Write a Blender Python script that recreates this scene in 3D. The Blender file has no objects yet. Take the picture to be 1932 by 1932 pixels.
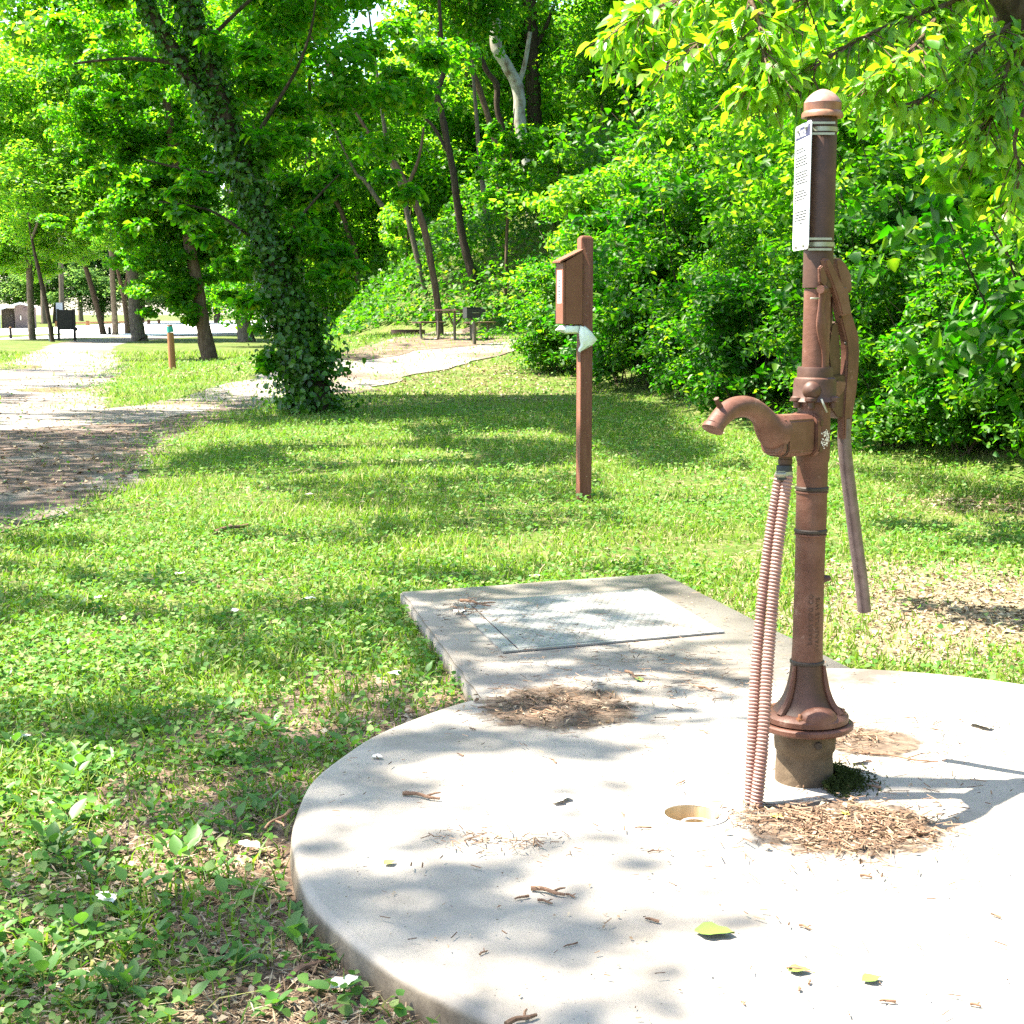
import bpy, bmesh, math, random
import numpy as np
from mathutils import Vector, Matrix
R = math.radians
C = bpy.context.scene.collection
SC = bpy.context.scene

# ------------------------------------------------------------------ camera, sky, sun, exposure
H = 1.4; FPX = 2750.0; TH = math.atan(376 / 2750)
cam = bpy.data.cameras.new('camera'); camo = bpy.data.objects.new('camera', cam); C.objects.link(camo)
camo.location = (0, 0, H); camo.rotation_euler = (math.pi / 2 - TH, 0, 0)
cam.sensor_width = 36; cam.angle = 2 * math.atan(966 / FPX); cam.clip_end = 3000; cam.clip_start = 0.05
SC.camera = camo
LIGHT = Vector((.577, -.05, -1.0)).normalized()
w = bpy.data.worlds.new('World'); SC.world = w; w.use_nodes = True
nt = w.node_tree; bg = nt.nodes['Background']
sky = nt.nodes.new('ShaderNodeTexSky'); sky.sky_type = 'NISHITA'; sky.sun_disc = False
sky.sun_elevation = math.asin(-LIGHT.z); sky.sun_rotation = math.atan2(-LIGHT.x, -LIGHT.y)
nt.links.new(sky.outputs[0], bg.inputs[0]); bg.inputs[1].default_value = 0.10
sl = bpy.data.lights.new('sun', 'SUN'); sl.energy = 5.0; sl.angle = R(0.53); sl.color = (1, .95, .86)
so = bpy.data.objects.new('sun', sl); C.objects.link(so); so.rotation_euler = LIGHT.to_track_quat('-Z', 'Y').to_euler()
so.location = (-20, 2, 30)
SC.view_settings.view_transform = 'Standard'; SC.view_settings.look = 'None'
SC.view_settings.gamma = 1; SC.view_settings.exposure = 2.6
SC.view_settings.use_white_balance = True; SC.view_settings.white_balance_temperature = 6800
SC.render.engine = 'CYCLES'
SC.cycles.max_bounces = 8; SC.cycles.diffuse_bounces = 4; SC.cycles.transmission_bounces = 6
SC.cycles.use_denoising = False

# ------------------------------------------------------------------ measuring helpers
ct, st = math.cos(TH), math.sin(TH)
def ray(px, py):
    u = (px - 966) / FPX; v = (966 - py) / FPX
    return Vector((u, ct + v * st, -st + v * ct))
def at(px, py, Y):
    d = ray(px, py); return Vector((0, 0, H)) + d * (Y / d.y)
def gp(px, py, z=0.0):
    d = ray(px, py); return Vector((0, 0, H)) + d * ((z - H) / d.z)
BY = [0, 11, 20, 30, 40, 45, 50, 60, 140, 400]; BX = [5.9, 4.5, 2.8, 1.2, .5, -1.0, -6.0, -9.0, -17.5, -45]
def bank(x, y): return (np.asarray(x, float) - np.interp(y, BY, BX)) * .9
def sst(t): t = np.clip(t, 0, 1); return t * t * (3 - 2 * t)
def terr(x, y):
    x = np.asarray(x, float); y = np.asarray(y, float)
    d = bank(x, y); a = np.clip(d + .3, 0, None)
    z = np.where(a < .8, .25 * a * a, .4 * a - .16)
    z = z - np.clip(d - 1.6, 0, None) * .4 + np.clip(d - 1.6, 0, 34) * .62
    z = z + .72 * sst((y - 21) / 17) * sst((x + 8.5) / 5)
    return np.clip(z, 0, 24)
def ground(px, py):
    d = ray(px, py); Y = 1.5
    while Y < 250:
        p = Vector((0, 0, H)) + d * (Y / d.y)
        if p.z <= float(terr(p.x, p.y)): return p
        Y *= 1.004
    return p
def nrm(a): return a / np.maximum(np.linalg.norm(a, axis=-1, keepdims=True), 1e-9)
def fnoise(x, y, s, seed=0):
    r = np.random.default_rng(seed); o = np.zeros_like(x)
    for k in range(5):
        a = r.uniform(0, 6.28); f = s * r.uniform(.6, 1.7)
        o = o + np.sin((x * math.cos(a) + y * math.sin(a)) * f + r.uniform(0, 6.28) + .8 * np.sin(y * f * .6 + r.uniform(0, 6)))
    return o / 5
def inpoly(x, y, poly):
    ins = np.zeros(x.shape, bool); n = len(poly)
    for i in range(n):
        x1, y1 = poly[i][:2]; x2, y2 = poly[(i + 1) % n][:2]
        if y1 == y2: continue
        c = ((y1 > y) != (y2 > y)) & (x < (x2 - x1) * (y - y1) / (y2 - y1) + x1)
        ins ^= c
    return ins

# ------------------------------------------------------------------ materials
def newmat(name):
    m = bpy.data.materials.new(name); m.use_nodes = True
    return m, m.node_tree, m.node_tree.nodes['Principled BSDF']
def ramp(nt, stops):
    n = nt.nodes.new('ShaderNodeValToRGB'); e = n.color_ramp.elements
    while len(e) < len(stops): e.new(.5)
    for el, (p, c) in zip(e, stops): el.position = p; el.color = (*c, 1)
    return n
def noise(nt, scale, detail=5, rough=.6, coord='Object', stretch=None):
    tc = nt.nodes.new('ShaderNodeTexCoord'); n = nt.nodes.new('ShaderNodeTexNoise')
    n.inputs['Scale'].default_value = scale; n.inputs['Detail'].default_value = detail; n.inputs['Roughness'].default_value = rough
    if stretch:
        mp = nt.nodes.new('ShaderNodeMapping'); mp.inputs['Scale'].default_value = stretch
        nt.links.new(tc.outputs[coord], mp.inputs[0]); nt.links.new(mp.outputs[0], n.inputs[0])
    else: nt.links.new(tc.outputs[coord], n.inputs[0])
    return n
def mixc(nt, fac, a, b, mode='MIX'):
    m = nt.nodes.new('ShaderNodeMix'); m.data_type = 'RGBA'; m.blend_type = mode
    for v, i in ((fac, 0), (a, 6), (b, 7)):
        if hasattr(v, 'is_linked'): nt.links.new(v, m.inputs[i])
        elif isinstance(v, (int, float)): m.inputs[i].default_value = v
        else: m.inputs[i].default_value = (*v, 1)
    return m.outputs[2]
def bump(nt, b, h, strength=.3, dist=.01):
    n = nt.nodes.new('ShaderNodeBump'); n.inputs['Strength'].default_value = strength; n.inputs['Distance'].default_value = dist
    nt.links.new(h, n.inputs['Height']); nt.links.new(n.outputs[0], b.inputs['Normal'])
def mat_noise(name, stops, scale=8, rough=.7, spec=.3, bs=.3, bd=.005, bscale=None, metal=0, stretch=None, detail=6, second=None):
    m, nt, b = newmat(name)
    n = noise(nt, scale, detail, .62, stretch=stretch); r = ramp(nt, stops); nt.links.new(n.outputs[0], r.inputs[0])
    col = r.outputs[0]
    if second:
        n2 = noise(nt, second[0], 4, .6); r2 = ramp(nt, [(second[1], (0, 0, 0)), (second[2], (1, 1, 1))]); nt.links.new(n2.outputs[0], r2.inputs[0])
        col = mixc(nt, r2.outputs[0], col, second[3])
    nt.links.new(col, b.inputs['Base Color'])
    b.inputs['Roughness'].default_value = rough; b.inputs['Specular IOR Level'].default_value = spec; b.inputs['Metallic'].default_value = metal
    if bs:
        nb = noise(nt, bscale or scale * 4, 5, .65, stretch=stretch); bump(nt, b, nb.outputs[0], bs, bd)
    return m
def mat_leaf(name, stops, tstops, tfac=.45, rough=.45, spec=.4):
    m, nt, b = newmat(name)
    g = nt.nodes.new('ShaderNodeNewGeometry')
    r = ramp(nt, stops); nt.links.new(g.outputs['Random Per Island'], r.inputs[0])
    r2 = ramp(nt, tstops); nt.links.new(g.outputs['Random Per Island'], r2.inputs[0])
    nt.links.new(r.outputs[0], b.inputs['Base Color'])
    b.inputs['Roughness'].default_value = rough; b.inputs['Specular IOR Level'].default_value = spec
    t = nt.nodes.new('ShaderNodeBsdfTranslucent'); nt.links.new(r2.outputs[0], t.inputs[0])
    mx = nt.nodes.new('ShaderNodeMixShader'); mx.inputs[0].default_value = tfac
    nt.links.new(b.outputs[0], mx.inputs[1]); nt.links.new(t.outputs[0], mx.inputs[2])
    nt.links.new(mx.outputs[0], nt.nodes['Material Output'].inputs[0])
    return m
M = {}
M['leaf'] = mat_leaf('tree_leaf', [(0, (.022, .105, .004)), (.5, (.040, .15, .006)), (1, (.085, .19, .012))],
                     [(0, (.06, .38, .003)), (.6, (.13, .50, .005)), (1, (.36, .60, .015))], .56, .5, .3)
M['leaf_light'] = mat_leaf('light_tree_leaf', [(0, (.035, .10, .012)), (.5, (.055, .14, .018)), (1, (.11, .19, .03))],
                     [(0, (.12, .46, .008)), (.6, (.22, .58, .012)), (1, (.45, .66, .03))], .58, .5, .3)
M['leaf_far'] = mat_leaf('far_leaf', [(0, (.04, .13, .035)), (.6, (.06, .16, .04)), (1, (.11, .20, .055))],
                     [(0, (.14, .34, .05)), (1, (.32, .50, .10))], .55, .6, .15)  # paler, bluer leaf colour stands in for distance haze
def veined(m):
    nt = m.node_tree; tc = nt.nodes.new('ShaderNodeTexCoord'); sx = nt.nodes.new('ShaderNodeSeparateXYZ'); nt.links.new(tc.outputs['Generated'], sx.inputs[0])
    def mth(op, a, b):
        n = nt.nodes.new('ShaderNodeMath'); n.operation = op
        for i, v in enumerate((a, b)):
            if v is None: continue
            if isinstance(v, (int, float)): n.inputs[i].default_value = v
            else: nt.links.new(v, n.inputs[i])
        return n.outputs[0]
    ax_ = mth('ABSOLUTE', mth('SUBTRACT', sx.outputs['X'], .5), None)
    w_ = mth('SINE', mth('MULTIPLY', mth('SUBTRACT', sx.outputs['Y'], mth('MULTIPLY', ax_, .55)), 48), None)
    b = nt.nodes['Principled BSDF']; bump(nt, b, w_, .5, .004); return m
M['bigleaf'] = veined(mat_leaf('big_leaf', [(0, (.05, .16, .010)), (.5, (.085, .21, .016)), (1, (.15, .25, .03))], [(0, (.18, .52, .008)), (.6, (.32, .66, .012)), (1, (.52, .74, .04))], .55, .38, .5))
M['ivy'] = mat_leaf('ivy_leaf', [(0, (.016, .070, .003)), (.6, (.034, .115, .006)), (1, (.09, .18, .014))],
                     [(0, (.03, .18, .006)), (1, (.12, .34, .015))], .35, .38, .5)
M['shrub'] = mat_leaf('shrub_leaf', [(0, (.014, .070, .003)), (.6, (.030, .11, .006)), (1, (.08, .165, .014))],
                     [(0, (.045, .27, .002)), (.7, (.11, .40, .004)), (1, (.34, .54, .014))], .46, .5, .3)
M['shrub_big'] = mat_leaf('broad_shrub_leaf', [(0, (.016, .070, .005)), (.6, (.032, .105, .008)), (1, (.07, .15, .014))],
                     [(0, (.02, .26, .002)), (.7, (.06, .38, .003)), (1, (.26, .50, .012))], .42, .45, .35)
M['bits'] = mat_leaf('twig_bits', [(0, (.05, .03, .02)), (.5, (.15, .09, .055)), (1, (.34, .23, .15))], [(0, (.02, .01, .01)), (1, (.05, .03, .02))], .03, .85, .15)
M['grass'] = mat_leaf('grass_blade', [(0, (.055, .13, .008)), (.5, (.105, .18, .014)), (.74, (.18, .21, .035)), (1, (.40, .34, .18))],
                     [(0, (.14, .36, .01)), (.8, (.28, .46, .03)), (1, (.40, .38, .15))], .4, .55, .3)
M['clover'] = mat_leaf('clover_leaf', [(0, (.035, .13, .014)), (.55, (.075, .18, .026)), (1, (.20, .26, .09))],
                     [(0, (.10, .32, .01)), (1, (.25, .45, .04))], .3, .6, .22)  # lightest tone paints the whitish sheen of glossy leaves into the colour
M['weed'] = mat_leaf('weed_leaf', [(0, (.035, .11, .022)), (.6, (.065, .16, .03)), (1, (.11, .19, .04))],
                     [(0, (.08, .30, .02)), (1, (.2, .42, .04))], .35, .5, .4)
M['litter'] = mat_leaf('dry_leaf', [(0, (.10, .06, .035)), (.4, (.21, .14, .085)), (.75, (.33, .255, .165)), (1, (.45, .38, .27))],
                     [(0, (.1, .06, .03)), (1, (.3, .2, .1))], .12, .7, .2)
M['petal'] = mat_noise('pale_dry_leaf', [(.3, (.62, .56, .46)), (.7, (.78, .74, .66))], 60, .7, .2, 0)
M['greenleaf'] = mat_noise('fallen_green_leaf', [(.3, (.10, .17, .03)), (.7, (.16, .24, .05))], 40, .5, .4, 0)
M['yellowleaf'] = mat_noise('fallen_yellow_leaf', [(.3, (.5, .42, .05)), (.7, (.62, .55, .10))], 40, .5, .4, 0)
M['twig'] = mat_noise('twig_bark', [(.3, (.10, .055, .035)), (.7, (.25, .15, .095))], 60, .8, .2, .3, .002)
M['soil'] = mat_noise('bare_soil', [(.25, (.07, .045, .03)), (.5, (.14, .095, .065)), (.75, (.26, .19, .14))], 9, .9, .15, .8, .02, 30, second=(45, .55, .75, (.33, .26, .2)))
M['lawn'] = mat_noise('lawn_ground', [(.3, (.036, .072, .009)), (.5, (.062, .095, .014)), (.7, (.12, .12, .04))], 1.1, .9, .15, .8, .02, 25, second=(9, .52, .72, (.15, .115, .07)))
M['gravel'] = mat_noise('gravel', [(.25, (.11, .095, .085)), (.5, (.19, .168, .15)), (.75, (.30, .275, .25))], 16, .9, .2, .9, .02, 40, detail=9, second=(.5, .46, .66, (.12, .085, .065)))
M['lot'] = mat_noise('pale_gravel', [(.3, (.55, .53, .50)), (.7, (.72, .70, .67))], 5, .9, .2, .3, .01)
M['puddle'] = mat_noise('muddy_water', [(.3, (.30, .24, .16)), (.7, (.36, .29, .20))], 2, .08, .6, 0)
def mat_concrete(name, lo, mid, hi, far_tone, y0, grad):
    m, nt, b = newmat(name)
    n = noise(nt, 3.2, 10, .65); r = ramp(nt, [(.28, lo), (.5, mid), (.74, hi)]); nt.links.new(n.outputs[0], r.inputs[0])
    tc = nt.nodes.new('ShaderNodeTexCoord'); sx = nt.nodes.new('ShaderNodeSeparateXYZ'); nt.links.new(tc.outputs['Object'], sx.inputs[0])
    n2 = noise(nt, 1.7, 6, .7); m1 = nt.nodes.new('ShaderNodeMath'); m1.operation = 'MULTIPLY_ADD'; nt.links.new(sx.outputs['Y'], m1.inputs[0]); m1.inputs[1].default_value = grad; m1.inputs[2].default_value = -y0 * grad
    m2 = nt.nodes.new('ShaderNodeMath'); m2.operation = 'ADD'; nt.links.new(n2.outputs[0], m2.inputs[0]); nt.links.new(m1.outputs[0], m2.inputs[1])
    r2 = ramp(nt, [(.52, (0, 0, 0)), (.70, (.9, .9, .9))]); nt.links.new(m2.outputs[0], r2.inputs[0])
    c = mixc(nt, r2.outputs[0], r.outputs[0], far_tone)  # darker tone mixed in by noise, more of it towards the far side
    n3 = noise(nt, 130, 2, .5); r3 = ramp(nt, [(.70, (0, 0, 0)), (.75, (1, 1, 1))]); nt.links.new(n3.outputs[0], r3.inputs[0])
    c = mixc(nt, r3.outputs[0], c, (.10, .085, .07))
    vo = nt.nodes.new('ShaderNodeTexVoronoi'); vo.feature = 'DISTANCE_TO_EDGE'; vo.inputs['Scale'].default_value = .55
    nw = noise(nt, 2.5, 4, .6); mp = nt.nodes.new('ShaderNodeVectorMath'); mp.operation = 'MULTIPLY_ADD'; nt.links.new(nw.outputs['Color'], mp.inputs[0]); mp.inputs[1].default_value = (.5, .5, 0); nt.links.new(tc.outputs['Object'], mp.inputs[2]); nt.links.new(mp.outputs[0], vo.inputs['Vector'])
    r4 = ramp(nt, [(.0, (1, 1, 1)), (.0035, (0, 0, 0))]); nt.links.new(vo.outputs['Distance'], r4.inputs[0])
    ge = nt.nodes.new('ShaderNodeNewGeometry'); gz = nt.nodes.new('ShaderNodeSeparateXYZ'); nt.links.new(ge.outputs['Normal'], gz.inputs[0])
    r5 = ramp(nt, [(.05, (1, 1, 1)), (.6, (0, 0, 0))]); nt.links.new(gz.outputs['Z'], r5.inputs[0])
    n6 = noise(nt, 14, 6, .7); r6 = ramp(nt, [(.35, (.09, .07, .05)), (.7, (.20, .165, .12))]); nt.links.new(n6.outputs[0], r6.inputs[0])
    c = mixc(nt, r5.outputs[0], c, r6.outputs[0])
    nt.links.new(c, b.inputs['Base Color']); b.inputs['Roughness'].default_value = .88; b.inputs['Specular IOR Level'].default_value = .2
    bump(nt, b, noise(nt, 85, 6, .65).outputs[0], .35, .004); return m
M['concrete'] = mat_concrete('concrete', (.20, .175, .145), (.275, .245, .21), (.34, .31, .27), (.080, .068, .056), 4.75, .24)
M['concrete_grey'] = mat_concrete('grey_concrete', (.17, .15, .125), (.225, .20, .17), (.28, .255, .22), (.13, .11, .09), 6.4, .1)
M['oldcrete'] = mat_noise('old_concrete', [(.3, (.06, .042, .027)), (.5, (.115, .083, .053)), (.75, (.18, .14, .095))], 9, .9, .2, .6, .006, 45, second=(5, .5, .7, (.05, .036, .024)))
M['rust'] = mat_noise('brown_red_paint', [(.25, (.055, .021, .012)), (.5, (.108, .043, .026)), (.78, (.18, .092, .064))], 9, .58, .35, .5, .003, 60, detail=10, second=(17, .63, .76, (.26, .165, .13)))
M['rust_dark'] = mat_noise('dark_brown_paint', [(.25, (.034, .014, .008)), (.55, (.062, .026, .015)), (.8, (.105, .052, .034))], 16, .55, .4, .2, .002, 70)
M['rust_cap'] = mat_noise('rusty_cap', [(.25, (.10, .035, .016)), (.5, (.22, .085, .035)), (.75, (.30, .16, .09))], 22, .5, .5, .3, .002, 60, second=(9, .5, .7, (.13, .055, .04)))
M['capdome'] = mat_noise('faded_pink_dome', [(.3, (.16, .075, .05)), (.6, (.27, .15, .115)), (.8, (.38, .28, .24))], 18, .45, .5, .2, .002, 60)
M['rod'] = mat_noise('worn_steel', [(.3, (.085, .055, .055)), (.7, (.17, .125, .125))], 30, .38, .6, .15, .001, 90, .5 and 0.3)
M['hose'] = mat_noise('brown_hose', [(.3, (.20, .105, .085)), (.7, (.33, .20, .165))], 12, .5, .4, 0)
M['black'] = mat_noise('black_paint', [(.3, (.012, .013, .013)), (.7, (.03, .032, .032))], 20, .55, .4, .1, .001)
M['seal'] = mat_noise('dark_joint', [(.3, (.025, .018, .014)), (.7, (.055, .04, .03))], 30, .6, .3, 0)
M['steel'] = mat_noise('galvanised_steel', [(.3, (.22, .22, .17)), (.7, (.34, .34, .27))], 30, .4, .6, .1, .001, metal=.5)
M['white'] = mat_noise('white_sheet_metal', [(.3, (.62, .62, .63)), (.7, (.70, .70, .70))], 8, .45, .4, 0)
M['header'] = mat_noise('dark_blue_print', [(.3, (.022, .02, .06)), (.7, (.03, .028, .075))], 8, .5, .4, 0)
M['print'] = mat_noise('grey_print', [(.3, (.02, .021, .025)), (.7, (.03, .032, .036))], 8, .6, .3, 0)
M['brownwood'] = mat_noise('brown_stained_wood', [(.25, (.105, .036, .020)), (.5, (.155, .056, .032)), (.78, (.205, .085, .055))], 6, .65, .3, .35, .003, 30, stretch=(6, 6, .7), second=(60, .66, .72, (.40, .30, .24)))
M['boxbrown'] = mat_noise('brown_box_paint', [(.3, (.15, .055, .032)), (.7, (.185, .075, .046))], 5, .6, .3, .15, .002, 120)
M['bag'] = mat_noise('white_plastic', [(.3, (.62, .66, .60)), (.7, (.76, .79, .74))], 14, .35, .5, .2, .004)
M['tablewood'] = mat_noise('weathered_table_wood', [(.3, (.11, .065, .05)), (.7, (.20, .12, .095))], 4, .75, .25, .3, .003, 30, stretch=(1, 8, 8))
M['tan'] = mat_noise('tan_steel_pipe', [(.3, (.085, .07, .05)), (.7, (.14, .118, .088))], 12, .5, .4, .1, .001)
M['teal'] = mat_noise('teal_band', [(.3, (.02, .24, .20)), (.7, (.03, .30, .25))], 9, .6, .3, 0)
M['postwood'] = mat_noise('orange_brown_wood', [(.3, (.20, .085, .035)), (.7, (.31, .15, .07))], 7, .75, .3, .4, .004, 30, stretch=(6, 6, .7))
M['bark'] = mat_noise('grey_bark', [(.25, (.055, .042, .030)), (.5, (.12, .095, .07)), (.75, (.22, .185, .145))], 5, .9, .15, .9, .03, 9, stretch=(4, 4, .8))
M['bark_dark'] = mat_noise('dark_bark', [(.25, (.022, .015, .010)), (.5, (.05, .036, .025)), (.75, (.10, .072, .05))], 5, .9, .15, .9, .03, 9, stretch=(4, 4, .8))
M['bark_brown'] = mat_noise('brown_bark', [(.25, (.05, .030, .018)), (.5, (.105, .068, .042)), (.75, (.18, .125, .085))], 5, .9, .15, .9, .03, 9, stretch=(4, 4, .8))
M['sycamore'] = mat_noise('mottled_pale_bark', [(.38, (.12, .085, .055)), (.46, (.24, .22, .17)), (.55, (.30, .30, .25))], 2.2, .8, .2, .3, .01, 9, stretch=(1.5, 1.5, .8))
M['sand'] = mat_noise('drain_sediment', [(.3, (.26, .15, .06)), (.7, (.48, .32, .16))], 30, .9, .2, .5, .004, 80)
M['pvc'] = mat_noise('stained_pipe_wall', [(.3, (.26, .20, .09)), (.6, (.44, .36, .22)), (.8, (.6, .55, .45))], 18, .6, .3, 0, stretch=(1, 1, .15))
M['rimwhite'] = mat_noise('white_pipe_rim', [(.3, (.62, .60, .56)), (.7, (.75, .73, .70))], 30, .6, .3, 0)
M['aluminium'] = mat_noise('dull_aluminium', [(.3, (.17, .165, .155)), (.6, (.25, .245, .235)), (.8, (.33, .325, .315))], 9, .6, .4, .2, .001, 60, metal=.1, second=(3, .5, .66, (.14, .125, .11)))
M['toilet'] = mat_noise('mauve_concrete_wall', [(.3, (.14, .108, .105)), (.7, (.18, .14, .136))], 2, .8, .2, .1, .01)
M['toilet_dark'] = mat_noise('dark_mauve_paint', [(.3, (.10, .075, .085)), (.7, (.14, .105, .115))], 2, .7, .3, 0)  # darker mauve than the wall, for door, window and name board
M['roofmetal'] = mat_noise('pale_roof', [(.3, (.50, .56, .58)), (.7, (.60, .66, .68))], 2, .5, .4, 0)
M['greypaint'] = mat_noise('grey_metal_box', [(.3, (.22, .24, .23)), (.7, (.30, .32, .31))], 5, .5, .4, 0)
M['darkwood'] = mat_noise('dark_wood_sign', [(.3, (.006, .006, .005)), (.7, (.014, .012, .010))], 6, .7, .3, .2, .003)
M['moss'] = mat_leaf('moss_tuft', [(0, (.02, .03, .008)), (1, (.05, .06, .015))], [(0, (.02, .04, .005)), (1, (.05, .08, .01))], .2, .8, .1)

# ------------------------------------------------------------------ objects
def tag(o, label=None, cat=None, group=None, kind=None):
    if label: o['label'] = label
    if cat: o['category'] = cat
    if group: o['group'] = group
    if kind: o['kind'] = kind
    return o
def thing(name, loc, label, cat, group=None, rz=0):
    o = bpy.data.objects.new(name, None); C.objects.link(o); o.location = loc; o.rotation_euler = (0, 0, rz)
    o.empty_display_size = .1
    return tag(o, label, cat, group)
def origin(o):
    v = Vector((0, 0, 0))
    while o is not None: v += Vector(o.location); o = o.parent
    return v
def link(name, me, mat, parent=None):
    o = bpy.data.objects.new(name, me); C.objects.link(o)
    if mat is not None and not me.materials: me.materials.append(mat)
    if parent: o.parent = parent
    return o
def copy_tree(o, parent=None):
    c = o.copy(); C.objects.link(c)
    if parent: c.parent = parent
    for ch in list(o.children): copy_tree(ch, c)
    return c
def quick(name, V, F, smooth=False):
    V = np.ascontiguousarray(V, np.float32); F = np.ascontiguousarray(F, np.int32)
    me = bpy.data.meshes.new(name); n, k = F.shape
    me.vertices.add(len(V)); me.vertices.foreach_set('co', V.ravel())
    me.loops.add(n * k); me.loops.foreach_set('vertex_index', F.ravel())
    me.polygons.add(n); me.polygons.foreach_set('loop_start', np.arange(0, n * k, k, dtype=np.int32))
    if smooth: me.polygons.foreach_set('use_smooth', np.ones(n, bool))
    me.update(calc_edges=True); return me

class MB:
    def __init__(s): s.v = []; s.f = []; s.sm = []
    def add(s, vs, fs, smooth=False):
        b = len(s.v); s.v += [tuple(v) for v in vs]
        for f in fs: s.f.append(tuple(i + b for i in f)); s.sm.append(smooth)
        return s
    def box(s, c, d, M3=None):
        x, y, z = (k / 2 for k in d)
        vs = [Vector((a * x, b * y, e * z)) for a in (-1, 1) for b in (-1, 1) for e in (-1, 1)]
        if M3 is not None: vs = [M3 @ v for v in vs]
        vs = [v + Vector(c) for v in vs]
        return s.add(vs, [(0, 1, 3, 2), (4, 6, 7, 5), (0, 4, 5, 1), (2, 3, 7, 6), (0, 2, 6, 4), (1, 5, 7, 3)])
    def bar(s, a, b, w, h, up=(0, 0, 1)):
        a = Vector(a); b = Vector(b); d = (b - a); L = d.length; d.normalize(); u = Vector(up)
        sx = d.cross(u)
        if sx.length < 1e-4: sx = d.cross(Vector((1, 0, 0)))
        sx.normalize(); u = sx.cross(d)
        return s.box((a + b) / 2, (L, w, h), Matrix((d, sx, u)).transposed())
    def tube(s, pts, rad, seg=12, caps=True, flat=None, up=None):
        pts = [Vector(p) for p in pts]; n = len(pts)
        if not hasattr(rad, '__len__'): rad = [rad] * n
        ref = Vector(up) if up else None; rings = []; prev = None
        for i, p in enumerate(pts):
            t = (pts[min(i + 1, n - 1)] - pts[max(i - 1, 0)]).normalized()
            if prev is None:
                a = ref or (Vector((0, 0, 1)) if abs(t.z) < .9 else Vector((1, 0, 0)))
                a = (a - t * a.dot(t)).normalized()
            else: a = (prev - t * prev.dot(t)).normalized()
            prev = a; bb = t.cross(a); f = flat if flat else 1
            rings.append([p + (a * math.cos(q) + bb * math.sin(q) * f) * rad[i] for q in (2 * math.pi * k / seg for k in range(seg))])
        vs = [v for r in rings for v in r]; fs = []
        for i in range(n - 1):
            for k in range(seg):
                k2 = (k + 1) % seg; fs.append((i * seg + k, i * seg + k2, (i + 1) * seg + k2, (i + 1) * seg + k))
        b = len(s.v); s.add(vs, fs, True)
        if caps:
            s.f.append(tuple(b + k for k in reversed(range(seg)))); s.sm.append(False)
            s.f.append(tuple(b + (n - 1) * seg + k for k in range(seg))); s.sm.append(False)
        return s
    def lathe(s, prof, c=(0, 0, 0), seg=32, smooth=True, ax=None):
        vs = []; c = Vector(c)
        for r, z in prof:
            for k in range(seg):
                q = 2 * math.pi * k / seg; v = Vector((r * math.cos(q), r * math.sin(q), z))
                if ax is not None: v = ax @ v
                vs.append(c + v)
        fs = []
        for i in range(len(prof) - 1):
            for k in range(seg):
                k2 = (k + 1) % seg; fs.append((i * seg + k, i * seg + k2, (i + 1) * seg + k2, (i + 1) * seg + k))
        b = len(s.v); s.add(vs, fs, smooth)
        s.f.append(tuple(b + k for k in reversed(range(seg)))); s.sm.append(False)
        e = b + (len(prof) - 1) * seg; s.f.append(tuple(e + k for k in range(seg))); s.sm.append(False)
        return s
    def prism(s, poly, off):
        n = len(poly); o = Vector(off); vs = [Vector(p) - o for p in poly] + [Vector(p) + o for p in poly]
        fs = [tuple(range(n)), tuple(range(2 * n - 1, n - 1, -1))] + [(i, i + n, (i + 1) % n + n, (i + 1) % n) for i in range(n)]
        return s.add(vs, fs)
    def mesh(s, name, o=Vector((0, 0, 0)), bevel=0, bseg=2):
        me = bpy.data.meshes.new(name); me.from_pydata([(v[0] - o.x, v[1] - o.y, v[2] - o.z) for v in s.v], [], s.f)
        me.polygons.foreach_set('use_smooth', s.sm); me.update()
        bm = bmesh.new(); bm.from_mesh(me); bmesh.ops.recalc_face_normals(bm, faces=bm.faces)
        if bevel:
            es = [e for e in bm.edges if len(e.link_faces) == 2 and e.calc_face_angle(0) > .6]
            bmesh.ops.bevel(bm, geom=es, offset=bevel, segments=bseg, affect='EDGES', clamp_overlap=True)
            for f in bm.faces: f.smooth = True
            me2 = bm
        for e in bm.edges:
            if len(e.link_faces) == 2 and e.calc_face_angle(0) > .75: e.smooth = False
        bm.to_mesh(me); bm.free(); return me
    def build(s, name, mat, parent=None, bevel=0, world=True, bseg=2):
        o = origin(parent) if (parent and world) else Vector((0, 0, 0))
        return link(name, s.mesh(name, o, bevel, bseg), mat, parent)
def catmull(pts, k=6):
    P = [np.array(p, float) for p in pts]; out = []
    for i in range(len(P) - 1):
        p0, p1, p2, p3 = P[max(i - 1, 0)], P[i], P[i + 1], P[min(i + 2, len(P) - 1)]
        for j in range(k):
            t = j / k
            out.append(.5 * (2 * p1 + (p2 - p0) * t + (2 * p0 - 5 * p1 + 4 * p2 - p3) * t * t + (3 * p1 - p0 - 3 * p2 + p3) * t ** 3))
    out.append(P[-1]); return out

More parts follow.
